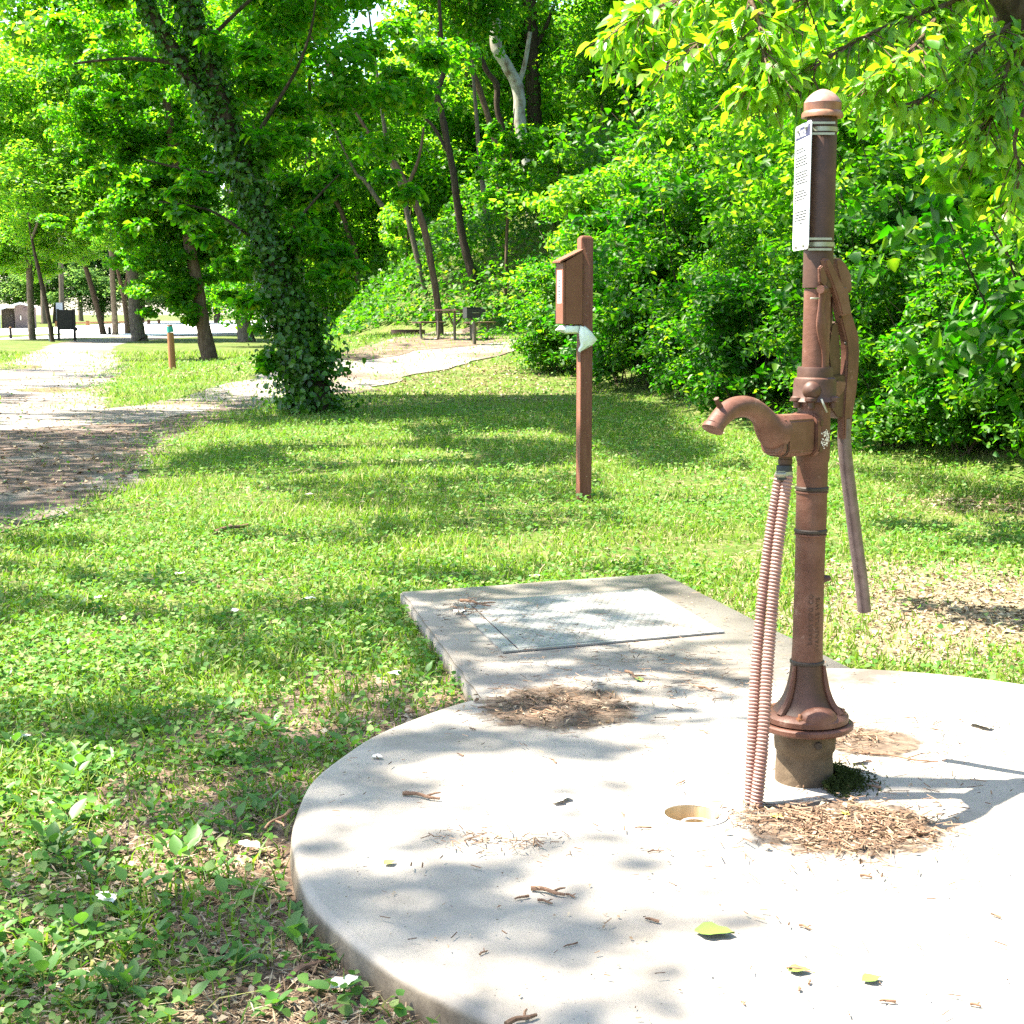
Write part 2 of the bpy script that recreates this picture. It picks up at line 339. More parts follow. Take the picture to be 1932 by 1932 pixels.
# ---- leaves
def leaves(P, N, L, rng, aspect=.62, ovate=False, D=None, fold=.18, droop=.1):
    n = len(P); N = nrm(N); L = np.broadcast_to(np.asarray(L, float), (n,))[:, None]
    if D is None: D = rng.normal(size=(n, 3))
    D = nrm(D - N * (D * N).sum(1, keepdims=True)); S = np.cross(N, D); W = L * aspect / 2
    fo = N * L * fold
    if not ovate:
        V = np.stack([P - D * L * .5, P - S * W - D * L * .08 + fo * .7, P + D * L * .5 - N * L * droop, P + S * W - D * L * .08 + fo * .7], 1)
        F = np.arange(n * 4).reshape(n, 4)
        return V.reshape(-1, 3), F
    V = np.stack([P, P + D * L * .28 - S * W + fo * .6, P + D * L * .66 - S * W * .78 + fo * .4 - N * L * droop * .4,
                  P + D * L - N * L * droop, P + D * L * .66 + S * W * .78 + fo * .4 - N * L * droop * .4, P + D * L * .28 + S * W + fo * .6], 1)
    b = np.arange(n)[:, None] * 6
    F = np.concatenate([b + np.array([[0, 1, 2, 3]]), b + np.array([[3, 4, 5, 0]])], 0)
    return V.reshape(-1, 3), F
def ell(rng, n, c, r, shell=.55):
    d = nrm(rng.normal(size=(n, 3))); q = (shell + (1 - shell) * rng.random((n, 1)) ** .7)
    return np.array(c) + d * q * np.array(r), d
def crown_pts(rng, n, rad, k=34, cl=.34, flat=.75, low=-1):
    rad = np.array(rad); cs = nrm(rng.normal(size=(k, 3))) * (rng.random((k, 1)) ** .45) * .78
    cs = cs[cs[:, 2] > low]; k = len(cs)
    P = []; N = []
    per = rng.dirichlet(np.full(k, 6)) * n
    for c_, m in zip(cs, per.astype(int)):
        s_ = cl * rng.uniform(.65, 1.25)
        p, d = ell(rng, m, c_, (s_, s_, s_ * flat), .35); P.append(p); N.append(d)
    P = np.concatenate(P) * rad; N = np.concatenate(N)
    return P, N
def crown_mesh(name, seed, n, rad, L, k=34, cl=.34, up=.9, ovate=False, **kw):
    rng = np.random.default_rng(seed); P, N = crown_pts(rng, n, rad, k, cl, **kw)
    N = N * .6 + np.array([0, 0, up]) + rng.normal(size=P.shape) * .55
    V, F = leaves(P, N, L * rng.uniform(.65, 1.25, len(P)), rng, ovate=ovate)
    return quick(name, V, F)

# ------------------------------------------------------------------ ground
def terrain_sheet(name, xs, ys, mat):
    X, Y = np.meshgrid(xs, ys); Z = terr(X, Y); nx = len(xs)
    V = np.stack([X, Y, Z], -1).reshape(-1, 3)
    i = np.arange((len(ys) - 1) * (nx - 1)); r = i // (nx - 1) * nx + i % (nx - 1)
    return link(name, quick(name, V, np.stack([r, r + 1, r + nx + 1, r + nx], 1), True), mat)
def axis(a, b, near, far, mid):
    return np.concatenate([np.arange(a, mid[0], far), np.arange(mid[0], mid[1], near), np.arange(mid[1], b + far, far)])
tag(terrain_sheet('ground', axis(-520, 520, .8, 20, (-40, 60)), axis(-60, 900, .8, 20, (0, 110)), M['lawn']), kind='structure')

def sheet(name, poly, mat, lift, cell=None, jitter=0, seed=0, step=.5):
    rng = np.random.default_rng(seed); pts = []
    for i in range(len(poly)):
        a = Vector(poly[i][:2]); b = Vector(poly[(i + 1) % len(poly)][:2]); n = max(1, int((b - a).length / step))
        nr = Vector((-(b - a).y, (b - a).x)); nr = nr.normalized() if nr.length else nr
        for k in range(n):
            p = a.lerp(b, k / n); q = p + nr * float(rng.normal()) * jitter; pts.append(q)
    bm = bmesh.new(); bm.faces.new([bm.verts.new((p.x, p.y, 0)) for p in pts])
    if cell:
        lo = [min(p[i] for p in pts) for i in (0, 1)]; hi = [max(p[i] for p in pts) for i in (0, 1)]
        for i in (0, 1):
            q = lo[i] + cell
            while q < hi[i]:
                no = [0, 0, 0]; no[i] = 1; co = [0, 0, 0]; co[i] = q
                bmesh.ops.bisect_plane(bm, geom=bm.verts[:] + bm.edges[:] + bm.faces[:], plane_co=co, plane_no=no); q += cell
    bmesh.ops.triangulate(bm, faces=bm.faces)
    for v in bm.verts:
        z_ = float(terr(v.co.x, v.co.y)); v.co.z = z_ + lift + .016 * min(1, z_ / .15)
    bmesh.ops.recalc_face_normals(bm, faces=bm.faces)
    if bm.faces and sum(f.normal.z for f in bm.faces) < 0: bmesh.ops.reverse_faces(bm, faces=bm.faces)
    if lift < .05 and cell:
        r_ = bmesh.ops.extrude_edge_only(bm, edges=[e for e in bm.edges if len(e.link_faces) == 1])
        for v in r_['geom']:
            if isinstance(v, bmesh.types.BMVert): v.co.z -= .07
    me = bpy.data.meshes.new(name); bm.to_mesh(me); bm.free()
    return link(name, me, mat), pts

ROADPX = [(-900, 1500), (-300, 1120), (0, 1000), (110, 975), (200, 935), (275, 885), (330, 825), (420, 785), (500, 765), (600, 752), (690, 738), (760, 714), (840, 697), (900, 684), (965, 668), (972, 640),
          (900, 624), (800, 630), (700, 655), (640, 672), (560, 690), (500, 708), (400, 735), (300, 757), (215, 772), (195, 755), (208, 722), (238, 692), (222, 670), (212, 655), (240, 645), (330, 638), (450, 632), (450, 626), (330, 629), (240, 636), (150, 641), (100, 649), (50, 670), (0, 692), (-400, 770), (-900, 900)]
ROAD = [ground(*p) for p in ROADPX]
o, road_pts = sheet('gravel_road', ROAD, M['gravel'], .004, 1.2, .10, 3, .5); tag(o, kind='structure')
ROAD2 = [(p.x, p.y) for p in road_pts]
lot = [gp(*p) for p in [(-900, 690), (0, 641), (90, 640), (300, 634), (520, 626), (575, 622), (575, 606), (520, 605), (300, 606), (100, 618), (0, 621), (-900, 640)]]
tag(sheet('parking_lot', lot, M['lot'], .03, None, 0, 0, 400)[0], kind='structure')
isl = [gp(*p) for p in [(-100, 640), (0, 634), (100, 631), (128, 632), (100, 634), (0, 639)]]
tag(sheet('grass_island', isl, M['lawn'], .06, None, 0, 0, 400)[0], kind='structure')
cl_ = [ground(*p) for p in [(640, 672), (700, 655), (760, 640), (830, 626), (900, 620), (972, 630), (955, 645), (880, 655), (800, 664), (720, 678), (670, 684)]]
tag(sheet('dirt_clearing', cl_, mat_noise('brown_clearing_dirt', [(.25, (.055, .038, .028)), (.5, (.12, .085, .062)), (.75, (.22, .17, .13))], 3, .95, .15, .6, .03, 14), .012, 1.0, .12, 12, .6)[0], kind='structure')
vg = [ground(*p) for p in [(-300, 1125), (0, 1004), (110, 978), (200, 938), (278, 888), (335, 828), (425, 787), (505, 768), (430, 768), (345, 782), (270, 800), (120, 806), (0, 815), (-300, 850)]]
tag(sheet('dirt_verge', vg, mat_noise('brown_road_dirt', [(.25, (.045, .032, .026)), (.5, (.10, .070, .056)), (.75, (.20, .155, .13))], 7, .95, .15, .9, .03, 30, second=(1.1, .5, .62, (.16, .135, .115))), .008, 1.2, .12, 9, .4)[0], kind='structure')
def puddle(px, py, hw, hh, seed):
    r = np.random.default_rng(seed)
    pts = [gp(px + hw * math.cos(q) * r.uniform(.8, 1.1), py + hh * math.sin(q) * r.uniform(.7, 1.15)) for q in np.linspace(0, 2 * math.pi, 22, endpoint=False)]
    tag(sheet('puddle', pts, M['puddle'], .009)[0], kind='structure')
puddle(103, 737, 74, 5, 1); puddle(20, 693, 60, 5, 2)

# ------------------------------------------------------------------ concrete pads with the drain hole
CC = Vector((.99, 3.79)); CR = 1.58; ZT = .08
HOLE = Vector((.477, 3.724))
def slab(name, outline, top, bot, hole=None, bevel=.022):
    bm = bmesh.new(); f = bm.faces.new([bm.verts.new((p[0], p[1], bot)) for p in outline])
    r = bmesh.ops.extrude_face_region(bm, geom=[f])
    for v in r['geom']:
        if isinstance(v, bmesh.types.BMVert): v.co.z = top
    bmesh.ops.recalc_face_normals(bm, faces=bm.faces)
    es = [e for e in bm.edges if all(abs(v.co.z - top) < 1e-5 for v in e.verts)]
    bmesh.ops.bevel(bm, geom=es, offset=bevel, segments=6, affect='EDGES')
    me = bpy.data.meshes.new(name); bm.to_mesh(me); bm.free()
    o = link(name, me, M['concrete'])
    if hole:
        cut = MB().lathe([(hole[1], bot - .1), (hole[1], top + .1)], (hole[0].x, hole[0].y, 0), 40).build('cutter', None)
        md = o.modifiers.new('b', 'BOOLEAN'); md.operation = 'DIFFERENCE'; md.object = cut; md.solver = 'EXACT'
        dg = bpy.context.evaluated_depsgraph_get(); nm = bpy.data.meshes.new_from_object(o.evaluated_get(dg))
        o.modifiers.clear(); o.data = nm; bpy.data.objects.remove(cut)
        if not nm.materials: nm.materials.append(M['concrete'])
    for p in o.data.polygons: p.use_smooth = abs(p.normal.z) < .999 or len(p.vertices) > 8
    return tag(o, kind='structure')
rg = np.random.default_rng(5)
NQ = 160
def rim(q): return 1 + .0035 * math.sin(5 * q + 1) + .002 * math.sin(11 * q) + .0015 * math.sin(23 * q + 2)
rings = [(0, -.05), (0, .02), (.003, .045)] + [(.004 + .022 * (1 - math.cos(R(t))), ZT - .022 + .022 * math.sin(R(t))) for t in (0, 18, 36, 54, 72, 90)]
pm = MB(); vs = []
for off, z in rings:
    for k in range(NQ):
        q = 2 * math.pi * k / NQ; r_ = CR * rim(q) - off; vs.append((CC.x + r_ * math.cos(q), CC.y + r_ * math.sin(q), z + (.0012 * math.sin(17 * q) if z < ZT - .001 and z > 0 else 0)))
fs = [(i * NQ + k, i * NQ + (k + 1) % NQ, (i + 1) * NQ + (k + 1) % NQ, (i + 1) * NQ + k) for i in range(len(rings) - 1) for k in range(NQ)]
pm.add(vs, fs, True)
# the top: a fan of quads out from the drain hole
hr = .089; base = (len(rings) - 1) * NQ; hv = len(pm.v)
for z in (ZT, .005):
    for k in range(NQ):
        c_ = Vector((vs[base + k][0] - HOLE.x, vs[base + k][1] - HOLE.y, 0)).normalized() * hr; pm.v.append((HOLE.x + c_.x, HOLE.y + c_.y, z))
for k in range(NQ):
    k2 = (k + 1) % NQ; pm.f.append((base + k, base + k2, hv + k2, hv + k)); pm.f.append((hv + k, hv + k2, hv + NQ + k2, hv + NQ + k)); pm.sm += [False, False]
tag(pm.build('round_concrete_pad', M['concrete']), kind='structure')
RECT = [(-.53, 6.86), (.77, 7.37), (1.22, 5.2), (.1, 4.75), (-.12, 4.955)]
RECT = [(-.535, 6.865), (-.122, 4.955), (-.05, 4.72), (.7, 4.95), (1.32, 5.18), (.775, 7.37)]
def densify(poly, step, j, seed):
    r = np.random.default_rng(seed); out = []
    for i in range(len(poly)):
        a = np.array(poly[i]); b = np.array(poly[(i + 1) % len(poly)]); n = max(1, int(np.linalg.norm(b - a) / step))
        for k in range(n): out.append(tuple(a + (b - a) * k / n + r.normal(size=2) * j * (k > 0)))
    return out
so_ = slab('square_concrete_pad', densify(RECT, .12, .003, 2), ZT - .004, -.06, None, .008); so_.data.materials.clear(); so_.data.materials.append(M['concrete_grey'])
# access hatch
hp = [gp(*p, ZT) for p in [(862, 1138), (948.6, 1232), (1367, 1193.6), (1215, 1113)]]
ht = thing('access_hatch', hp[1], 'pale aluminium tread plate hatch set flush in the square concrete pad', 'hatch')
u_ = (hp[2] - hp[1]); v_ = (hp[0] - hp[1]); u_.z = v_.z = 0
v_ = (v_ + (hp[3] - hp[2])) / 2; v_.z = 0
def hpt(a, b, z): q = hp[1] + u_ * a + v_ * b; return Vector((q.x, q.y, z))
MB().prism([hpt(.075, .03, ZT + .004), hpt(.965, .03, ZT + .004), hpt(.965, .975, ZT + .004), hpt(.075, .975, ZT + .004)], (0, 0, .003)).build('plate', M['aluminium'], ht, .001)
for (a, b, c_, d_) in ((0, 0, .068, 1), (.97, 0, 1, 1), (.071, 0, .967, .027), (.071, .978, .967, 1)):
    MB().prism([hpt(a, b, ZT + .002), hpt(c_, b, ZT + .002), hpt(c_, d_, ZT + .002), hpt(a, d_, ZT + .002)], (0, 0, .004)).build('frame_strip', M['aluminium'], ht, .001)
tr = MB(); un = u_.normalized(); vn = v_.normalized()
for i in range(44):
    for j in range(24):
        a = .10 + .85 * (i + .5) / 44; b = .05 + .90 * (j + .5) / 24
        d = (un + vn) if (i + j) % 2 else (un - vn)
        q = hpt(a, b, ZT + .0085); d = d.normalized() * .011; e = Vector((-d.y, d.x, 0)) * .28
        tr.add([q - d - Vector((0, 0, .0015)), q - e - Vector((0, 0, .0015)), q + d - Vector((0, 0, .0015)), q + e - Vector((0, 0, .0015)), q + Vector((0, 0, .0012))], [(0, 1, 4), (1, 2, 4), (2, 3, 4), (3, 0, 4)])
tag(tr.build('treads', M['aluminium'], ht), kind='stuff')
for a, b in ((.034, .1), (.034, .5), (.034, .9)):
    q = hpt(a, b, ZT + .006); MB().lathe([(.006, 0), (.006, .002), (.003, .0035)], q, 10).build('rivet', M['steel'], ht)
# floor drain
dr = thing('floor_drain', (HOLE.x, HOLE.y, .015), 'round drain with white pipe rim and inner pipe sunk in the pad beside the hoses', 'drain')
hx, hy = HOLE
def ring(ri, ro, z0, z1, c, seg=40):
    return MB().lathe([(ri, z0), (ro, z0), (ro, z1), (ri, z1), (ri, z0)], c, seg)
def ringm(ri, ro, z0, z1, c, seg=40):
    m = MB(); m.lathe([(ri, z0), (ro, z0), (ro, z1), (ri, z1)], c, seg); m.f = m.f[:-2]; m.sm = m.sm[:-2]
    n = seg; m.f += [((3 * n) + k, (3 * n) + (k + 1) % n, (k + 1) % n, k) for k in range(n)]; m.sm += [True] * n
    return m
ringm(.074, .0865, .012, ZT + .002, (hx, hy, 0)).build('outer_pipe', M['pvc'], dr)
ringm(.0735, .0970, ZT + .001, ZT + .0045, (hx, hy, 0)).build('rim', M['rimwhite'], dr)
MB().lathe([(.0738, .006), (.0738, .034)], (hx, hy, 0), 32).build('sediment', M['sand'], dr)
ic = (hx + .010, hy - .022, 0)
ringm(.036, .0405, .0345, .062, ic).build('inner_pipe', M['pvc'], dr)
ringm(.0350, .0418, .0625, .0655, ic).build('inner_rim', M['rimwhite'], dr)

# ------------------------------------------------------------------ hand pump
AX = Vector((.833, 4.02)); PD = Vector((.7, .714)).normalized(); PN = Vector((PD.y, -PD.x, 0))
def pz(py, px=1530): return at(px, py, 4.02).z
def pp(px, py, off=0.0):
    d = ray(px, py); u = d.x / d.y; a = AX + PN.xy * off
    k = (a.x - u * a.y) / (u * PD.y - PD.x); Y = a.y + k * PD.y
    return Vector((a.x + PD.x * k, Y, H + d.z * Y / d.y))
K = .00148
ax3 = (AX.x, AX.y, 0)
pump = thing('hand_pump', (AX.x, AX.y, ZT + .145), 'tall brown cast iron hand pump with curved spout and long lever handle', 'hand pump')
zf0, zf1 = pz(1371), pz(1334)
cas = thing('well_casing', (AX.x, AX.y, ZT), 'stained concrete collar under the iron pump flange', 'well casing')
MB().lathe([(.082, ZT - .01), (.081, ZT + .05), (.079, ZT + .07), (.080, ZT + .088), (.085, ZT + .093), (.087, ZT + .12), (.086, zf0 - .001)], ax3, 40).build('collar', M['oldcrete'], cas)
MB().lathe([(.012, 0), (.010, .006)], (AX.x + .02, AX.y - .0865, zf0 - .03), 10, ax=Matrix.Rotation(R(90), 3, 'X')).build('hole_plug', M['seal'], cas)
# base flange and bell
lob = MB(); prof = [(.128, zf0), (.134, zf0 + .006), (.134, zf0 + .016), (.128, zf0 + .020)]
lob.lathe(prof, ax3, 48); lob.build('base_flange', M['rust'], pump)
zu = zf0 + .021
MB().lathe([(.113, zu), (.120, zu + .004), (.120, zu + .018), (.112, zu + .026), (.09, zu + .031), (.075, zu + .036)], ax3, 48).build('upper_flange', M['rust'], pump)
zb = pz(1248)
bell = [(.096, zu + .026), (.088, zu + .036), (.074, zu + .052), (.064, zu + .072), (.056, zu + .095), (.0495, zu + .125), (.0455, zb - .006)]
MB().lathe(bell, ax3, 40).build('bell_base', M['rust_dark'], pump)
for q in (R(215), R(330), R(95)):
    c_ = Vector((math.cos(q), math.sin(q), 0)); ps = [Vector(ax3) + c_ * (r + .004) + Vector((0, 0, z)) for r, z in bell]
    MB().tube(ps, [.012, .0115, .011, .010, .009, .008, .005], 8).build('rib', M['rust'], pump)
for q in (R(-20), R(70), R(160), R(250), R(297)):
    c_ = Vector(ax3) + Vector((math.cos(q) * .104, math.sin(q) * .104, zu + .02))
    b = MB().lathe([(.011, 0), (.011, .011)], c_, 6, False).build('flange_bolt', M['rust_cap'], pump)
    MB().lathe([(.0055, .011), (.0055, .020), (.004, .022)], c_, 10).build('bolt_end', M['rust_cap'], b)
cq = R(282); cc = Vector(ax3) + Vector((math.cos(cq) * .085, math.sin(cq) * .085, zu + .018))
m_ = MB(); m_.lathe([(.056, 0), (.055, .012), (.049, .024), (.036, .033), (.018, .038), (.004, .039)], (0, 0, 0), 28)
m_.v = [(cc.x + v[0] * math.cos(cq + R(90)) * 1.0 - v[1] * math.sin(cq + R(90)) * .62, cc.y + v[0] * math.sin(cq + R(90)) * 1.0 + v[1] * math.cos(cq + R(90)) * .62, cc.z + v[2]) for v in m_.v]
m_.build('inspection_boss', M['rust'], pump)
# barrel
zs = pz(872)
def ringz(y): return pz(y)
MB().lathe([(.0440, zb + .002), (.0425, zb + .05), (.0412, pz(1100)), (.0415, pz(1004)), (.0425, pz(996)), (.0425, pz(924)), (.0425, pz(916)), (.0425, zs), (.0445, zs + .004)], ax3, 40).build('barrel', M['rust'], pump)
for y, r in ((1248, .0485), (1001, .0462), (921, .0462)):
    z = pz(y); MB().lathe([(r - .003, z - .006), (r, z - .003), (r, z + .003), (r - .003, z + .006)], ax3, 40).build('joint_ring', M['seal'], pump)
    if y != 1248:
        MB().lathe([(r - .004, z - .014), (r - .001, z - .012), (r - .001, z - .0085), (r - .004, z - .0065)], ax3, 40).build('bead_ring', M['rust'], pump)
zc = pz(757)
MB().lathe([(.0445, zs + .004), (.0462, zs + .012), (.0462, zs + .06), (.0450, pz(800)), (.0445, zc)], ax3, 40).build('spout_head', M['rust'], pump)
MB().lathe([(.043, zc), (.068, zc + .001), (.064, zc + .008), (.059, zc + .016), (.0585, pz(722)), (.056, pz(714)), (.049, pz(711)), (.0488, pz(696)), (.047, pz(692)), (.036, pz(692))], ax3, 40).build('packing_collar', M['rust_dark'], pump)
for q in (R(205), R(250), R(318)):
    c_ = Vector(ax3) + Vector((math.cos(q) * .058, math.sin(q) * .058, zc - .004))
    MB().lathe([(.010, -.012), (.0105, .004), (.018, .008), (.018, .016), (.012, .02)], c_, 10).build('collar_lug', M['rust_dark'], pump)
bl = Vector(ax3) + Vector((-.018, -.05, pz(735)))
MB().lathe([(.026, 0), (.024, .010), (.016, .018), (.004, .022)], bl, 20, ax=Matrix.Rotation(R(90), 3, 'X')).build('boss', M['rust_dark'], pump)
MB().tube([pp(1549, 752, .05), pp(1560, 778, .06)], .0035, 8).build('cotter_pin', M['steel'], pump)
# upper pipes and cap
MB().lathe([(.0365, pz(692)), (.0362, pz(545))], ax3, 36).build('lower_pipe', M['rust'], pump)
MB().lathe([(.0355, pz(543.2)), (.0405, pz(543)), (.0402, pz(222)), (.038, pz(218))], ax3, 36).build('upper_pipe', M['rust_dark'], pump)
zk = pz(223); zt = pz(170)
MB().lathe([(.041, zk + .001), (.0555, zk + .001), (.0555, zk + .010), (.053, zk + .015), (.0495, zk + .018), (.0500, zk + .038)], ax3, 40).build('cap', M['rust_cap'], pump)
MB().lathe([(.0498, zk + .0385), (.0480, zk + .0435), (.0420, zk + .052), (.034, zk + .0605), (.025, zk + .0675), (.015, zk + .0725), (.007, zk + .075), (.001, zk + .0757)], ax3, 40).build('cap_dome', M['capdome'], pump)
# spout
sp = [(1466, 816, 33), (1458, 812, 31.5), (1449, 803, 26), (1440, 789, 21), (1428, 776, 19), (1413, 768.5, 18.8), (1397, 767, 18.8), (1380, 771, 18.2), (1365, 782, 17.6), (1354, 795, 17), (1346, 806, 17)]
P_ = catmull([tuple(pp(x, y)) + (r * K,) for x, y, r in sp], 5)
MB().tube([p[:3] for p in P_], [p[3] for p in P_], 22).build('spout', M['rust'], pump)
e1 = pp(1347, 803); e2 = pp(1344, 811)
MB().tube([e1, e2], [.0275, .0285], 22).build('spout_lip', M['rust'], pump)
nb = pp(1361, 772); MB().tube([nb, nb + Vector((-.012, -.012, .020)), nb + Vector((-.016, -.016, .028))], [.009, .006, .007], 10).build('bucket_hook', M['rust'], pump)
ga = pp(1461, 820); gb = pp(1512, 812); dirh = Vector((PD.x, PD.y, 0))
zmid = (pz(776) + pz(855)) / 2
def rrect(k, w_, h_, zc_, ch):
    c_ = Vector((AX.x, AX.y, zc_)) + dirh * k; n = PN
    return [c_ + n * a + Vector((0, 0, b)) for a, b in ((-w_ + ch, -h_), (w_ - ch, -h_), (w_, -h_ + ch), (w_, h_ - ch), (w_ - ch, h_), (-w_ + ch, h_), (-w_, h_ - ch), (-w_, -h_ + ch))]
def loft(name, secs, mat, parent, bev=0):
    m = MB(); n = len(secs[0]); vs = [v for s_ in secs for v in s_]; fs = [tuple(range(n))[::-1]]
    for i in range(len(secs) - 1):
        fs += [(i * n + k, i * n + (k + 1) % n, (i + 1) * n + (k + 1) % n, (i + 1) * n + k) for k in range(n)]
    fs.append(tuple((len(secs) - 1) * n + k for k in range(n))); m.add(vs, fs)
    return m.build(name, mat, parent, bev)
k0 = (pp(1461, 815).xy - AX).dot(PD)
loft('spout_flange', [rrect(k0 - .012, .036, .050, zmid + .004, .014), rrect(k0 + .006, .040, .054, zmid + .002, .012)], M['rust'], pump, .004)
loft('flange_gasket', [rrect(k0 + .0065, .038, .052, zmid, .012), rrect(k0 + .0105, .038, .052, zmid, .012)], M['seal'], pump)
loft('spout_block', [rrect(k0 + .011, .040, .056, zmid, .014), rrect(-.055, .040, .056, zmid - .002, .014)], M['rust'], pump, .004)
loft('head_flange', [rrect(-.054, .047, .058, zmid - .002, .016), rrect(-.036, .049, .060, zmid - .003, .016)], M['rust'], pump, .003)
for a, b in ((.041, .030), (.041, -.040)):
    c_ = Vector((AX.x, AX.y, zmid + b)) + dirh * -.036 + PN * a
    MB().box(c_, (.018, .018, .018), Matrix.Rotation(math.atan2(PD.y, PD.x), 3, 'Z')).build('flange_nut', M['rust_dark'], pump, .002)
pm = pp(1558, 828, .046)
prm = Vector((AX.x, AX.y, 0)); qv = Vector((pm.x - AX.x, pm.y - AX.y, 0)).normalized()
mk = MB()
rr = np.random.default_rng(8)
for i in range(90):
    r_ = abs(rr.normal(.014, .005)); a_ = rr.uniform(0, 6.28)
    q_ = math.atan2(pm.y - AX.y, pm.x - AX.x) + math.cos(a_) * r_ / .0465
    cpt = Vector((AX.x + .0468 * math.cos(q_), AX.y + .0468 * math.sin(q_), pm.z + math.sin(a_) * r_ * 1.2))
    t_ = Vector((-math.sin(q_), math.cos(q_), 0)); s_ = rr.uniform(.0012, .0028)
    mk.add([cpt - t_ * s_, cpt - Vector((0, 0, s_)), cpt + t_ * s_, cpt + Vector((0, 0, s_))], [(0, 1, 2, 3)])
tag(mk.build('lichen_ring', M['petal'], pump), kind='stuff')
# cast lettering wrapped on the barrel
def text_mesh(s, size, ext, sp=1.0):
    cu = bpy.data.curves.new('t', 'FONT'); cu.body = s; cu.size = size; cu.extrude = ext; cu.space_character = sp; cu.resolution_u = 3
    o = bpy.data.objects.new('t', cu); C.objects.link(o)
    dg = bpy.context.evaluated_depsgraph_get(); me = bpy.data.meshes.new_from_object(o.evaluated_get(dg))
    bpy.data.objects.remove(o); bpy.data.curves.remove(cu); return me
for s_, px_, y0 in (('BAKER MFG CO', 1524, 1212), ('EVANSVILLE WIS', 1538, 1224)):
    me = text_mesh(s_, .0185, .0012, 1.15); q0 = pp(px_, 1150, 0); d0 = ray(px_, 1150)
    ang = R(-90) - math.atan2(AX.x, AX.y) + (px_ - 1520) * K / .0415 * .98; rb = .0432
    me.materials.clear(); me.materials.append(M['rust_dark'])
    z0 = pz(y0)
    for v in me.vertices:
        x, y, z = v.co; q = ang - (y - .007) / rb; r = rb - .0012 + z
        v.co = (r * math.cos(q), r * math.sin(q), z0 + x - pump.location.z)
    link('cast_lettering', me, None, pump)
cl = Vector((AX.x, AX.y, pz(1092))) + Vector((math.cos(R(-5)), math.sin(R(-5)), 0)) * .036
MB().tube([cl, cl + Vector((.022, -.002, .004))], [.013, .007], 10).build('drain_boss', M['rust_dark'], pump)
# fulcrum bracket, links and lever
def poly(pts, off, th, name, mat, parent=None, bev=.003):
    return MB().prism([pp(x, y, off) for x, y in pts], PN * th).build(name, mat, parent or pump, bev)
poly([(1563, 612), (1574, 606), (1578, 640), (1580, 716), (1562, 716), (1556, 660)], .0, .012, 'standard_plate', M['rust_dark'])
poly([(1552, 710), (1580, 706), (1592, 714), (1592, 730), (1592, 762), (1594, 768), (1582, 790), (1568, 786), (1556, 770), (1550, 740)], .0, .020, 'fulcrum_bracket', M['rust_dark'])
poly([(1566, 725), (1580, 718), (1594, 720), (1590, 738), (1580, 750), (1570, 742)], .022, .006, 'bracket_lug', M['rust'])
lk = [(1551, 542, 9), (1552, 556, 10), (1549, 580, 8), (1549, 610, 13), (1552, 636, 12), (1556, 660, 9), (1556, 690, 8.5), (1554, 720, 9), (1551, 742, 10), (1549, 752, 7)]
P_ = catmull([tuple(pp(x, y, .035)) + (r * K,) for x, y, r in lk], 4)
MB().tube([p[:3] for p in P_], [p[3] for p in P_], 12, flat=.55, up=tuple(dirh)).build('link_arm', M['rust'], pump)
lkb = [(1562, 560, 9), (1562, 600, 8), (1563, 660, 8), (1563, 706, 8)]
MB().tube([pp(x, y, .0) for x, y, r in lkb], [r * K for x, y, r in lkb], 10, flat=.6).build('piston_rod', M['rust_dark'], pump)
a_ = pp(1548, 546, .055); b_ = pp(1566, 546, .0)
MB().tube([a_, b_], .011, 12).build('link_pin', M['rust'], pump)
MB().tube([pp(1529, 563, .03), pp(1545, 563, .04)], .0022, 8).build('pin_key', M['steel'], pump)
def strip(L_, R_, off, th, name, mat, bev=.004):
    return MB().prism([pp(x, y, off) for x, y in L_] + [pp(x, y, off) for x, y in reversed(R_)], PN * th).build(name, mat, pump, bev, bseg=3)
strip([(1571, 540), (1576, 580), (1583, 612), (1590, 640), (1592, 665), (1591, 700), (1588, 740), (1585, 785), (1586, 830)],
      [(1594, 540), (1598, 580), (1606, 606), (1614, 632), (1616, 665), (1614, 700), (1610, 740), (1603, 785), (1600, 830)], .012, .012, 'lever', M['rust'], .005)
strip([(1551, 488), (1553, 502), (1560, 522), (1568, 542), (1577, 570), (1584, 596)], [(1560, 486), (1567, 500), (1577, 520), (1588, 540), (1598, 566), (1603, 596)], .036, .010, 'lever_fork', M['rust'], .005)
strip([(1572, 488), (1574, 505), (1579, 525), (1586, 552)], [(1582, 487), (1592, 497), (1602, 518), (1604, 552)], -.022, .009, 'lever_fork', M['rust'], .005)
poly([(1544, 505), (1550, 500), (1558, 520), (1558, 536), (1552, 541), (1545, 534)], .046, .005, 'fork_eye', M['rust'])
MB().tube([pp(1561, 484, .03), pp(1574, 485, -.022)], .006, 10).build('fork_pin', M['steel'], pump)
hb = pp(1602, 566, .0); MB().tube([hb + PN * -.02, hb + PN * -.048 + dirh * .006], [.013, .011], 12).build('pivot_nut', M['rust_cap'], pump)
for x, y in ((1573, 572), (1580, 597), (1590, 648)):
    c_ = pp(x + 6, y, .0205); MB().tube([c_ - PN * .002, c_ + PN * .0012], .0055, 12).build('lever_hole', M['seal'], pump)
rod = [(1593, 790, 9.5), (1593, 830, 10.2), (1596, 870, 10.4), (1602, 920, 10.5), (1609, 975, 10.5), (1616, 1030, 10.5), (1624, 1090, 10.5), (1631, 1152, 10.5)]
P_ = catmull([tuple(pp(x, y, .010)) + (r * K * 1.28,) for x, y, r in rod], 4)
MB().tube([p[:3] for p in P_], [p[3] for p in P_], 16).build('lever_rod', M['rod'], pump)
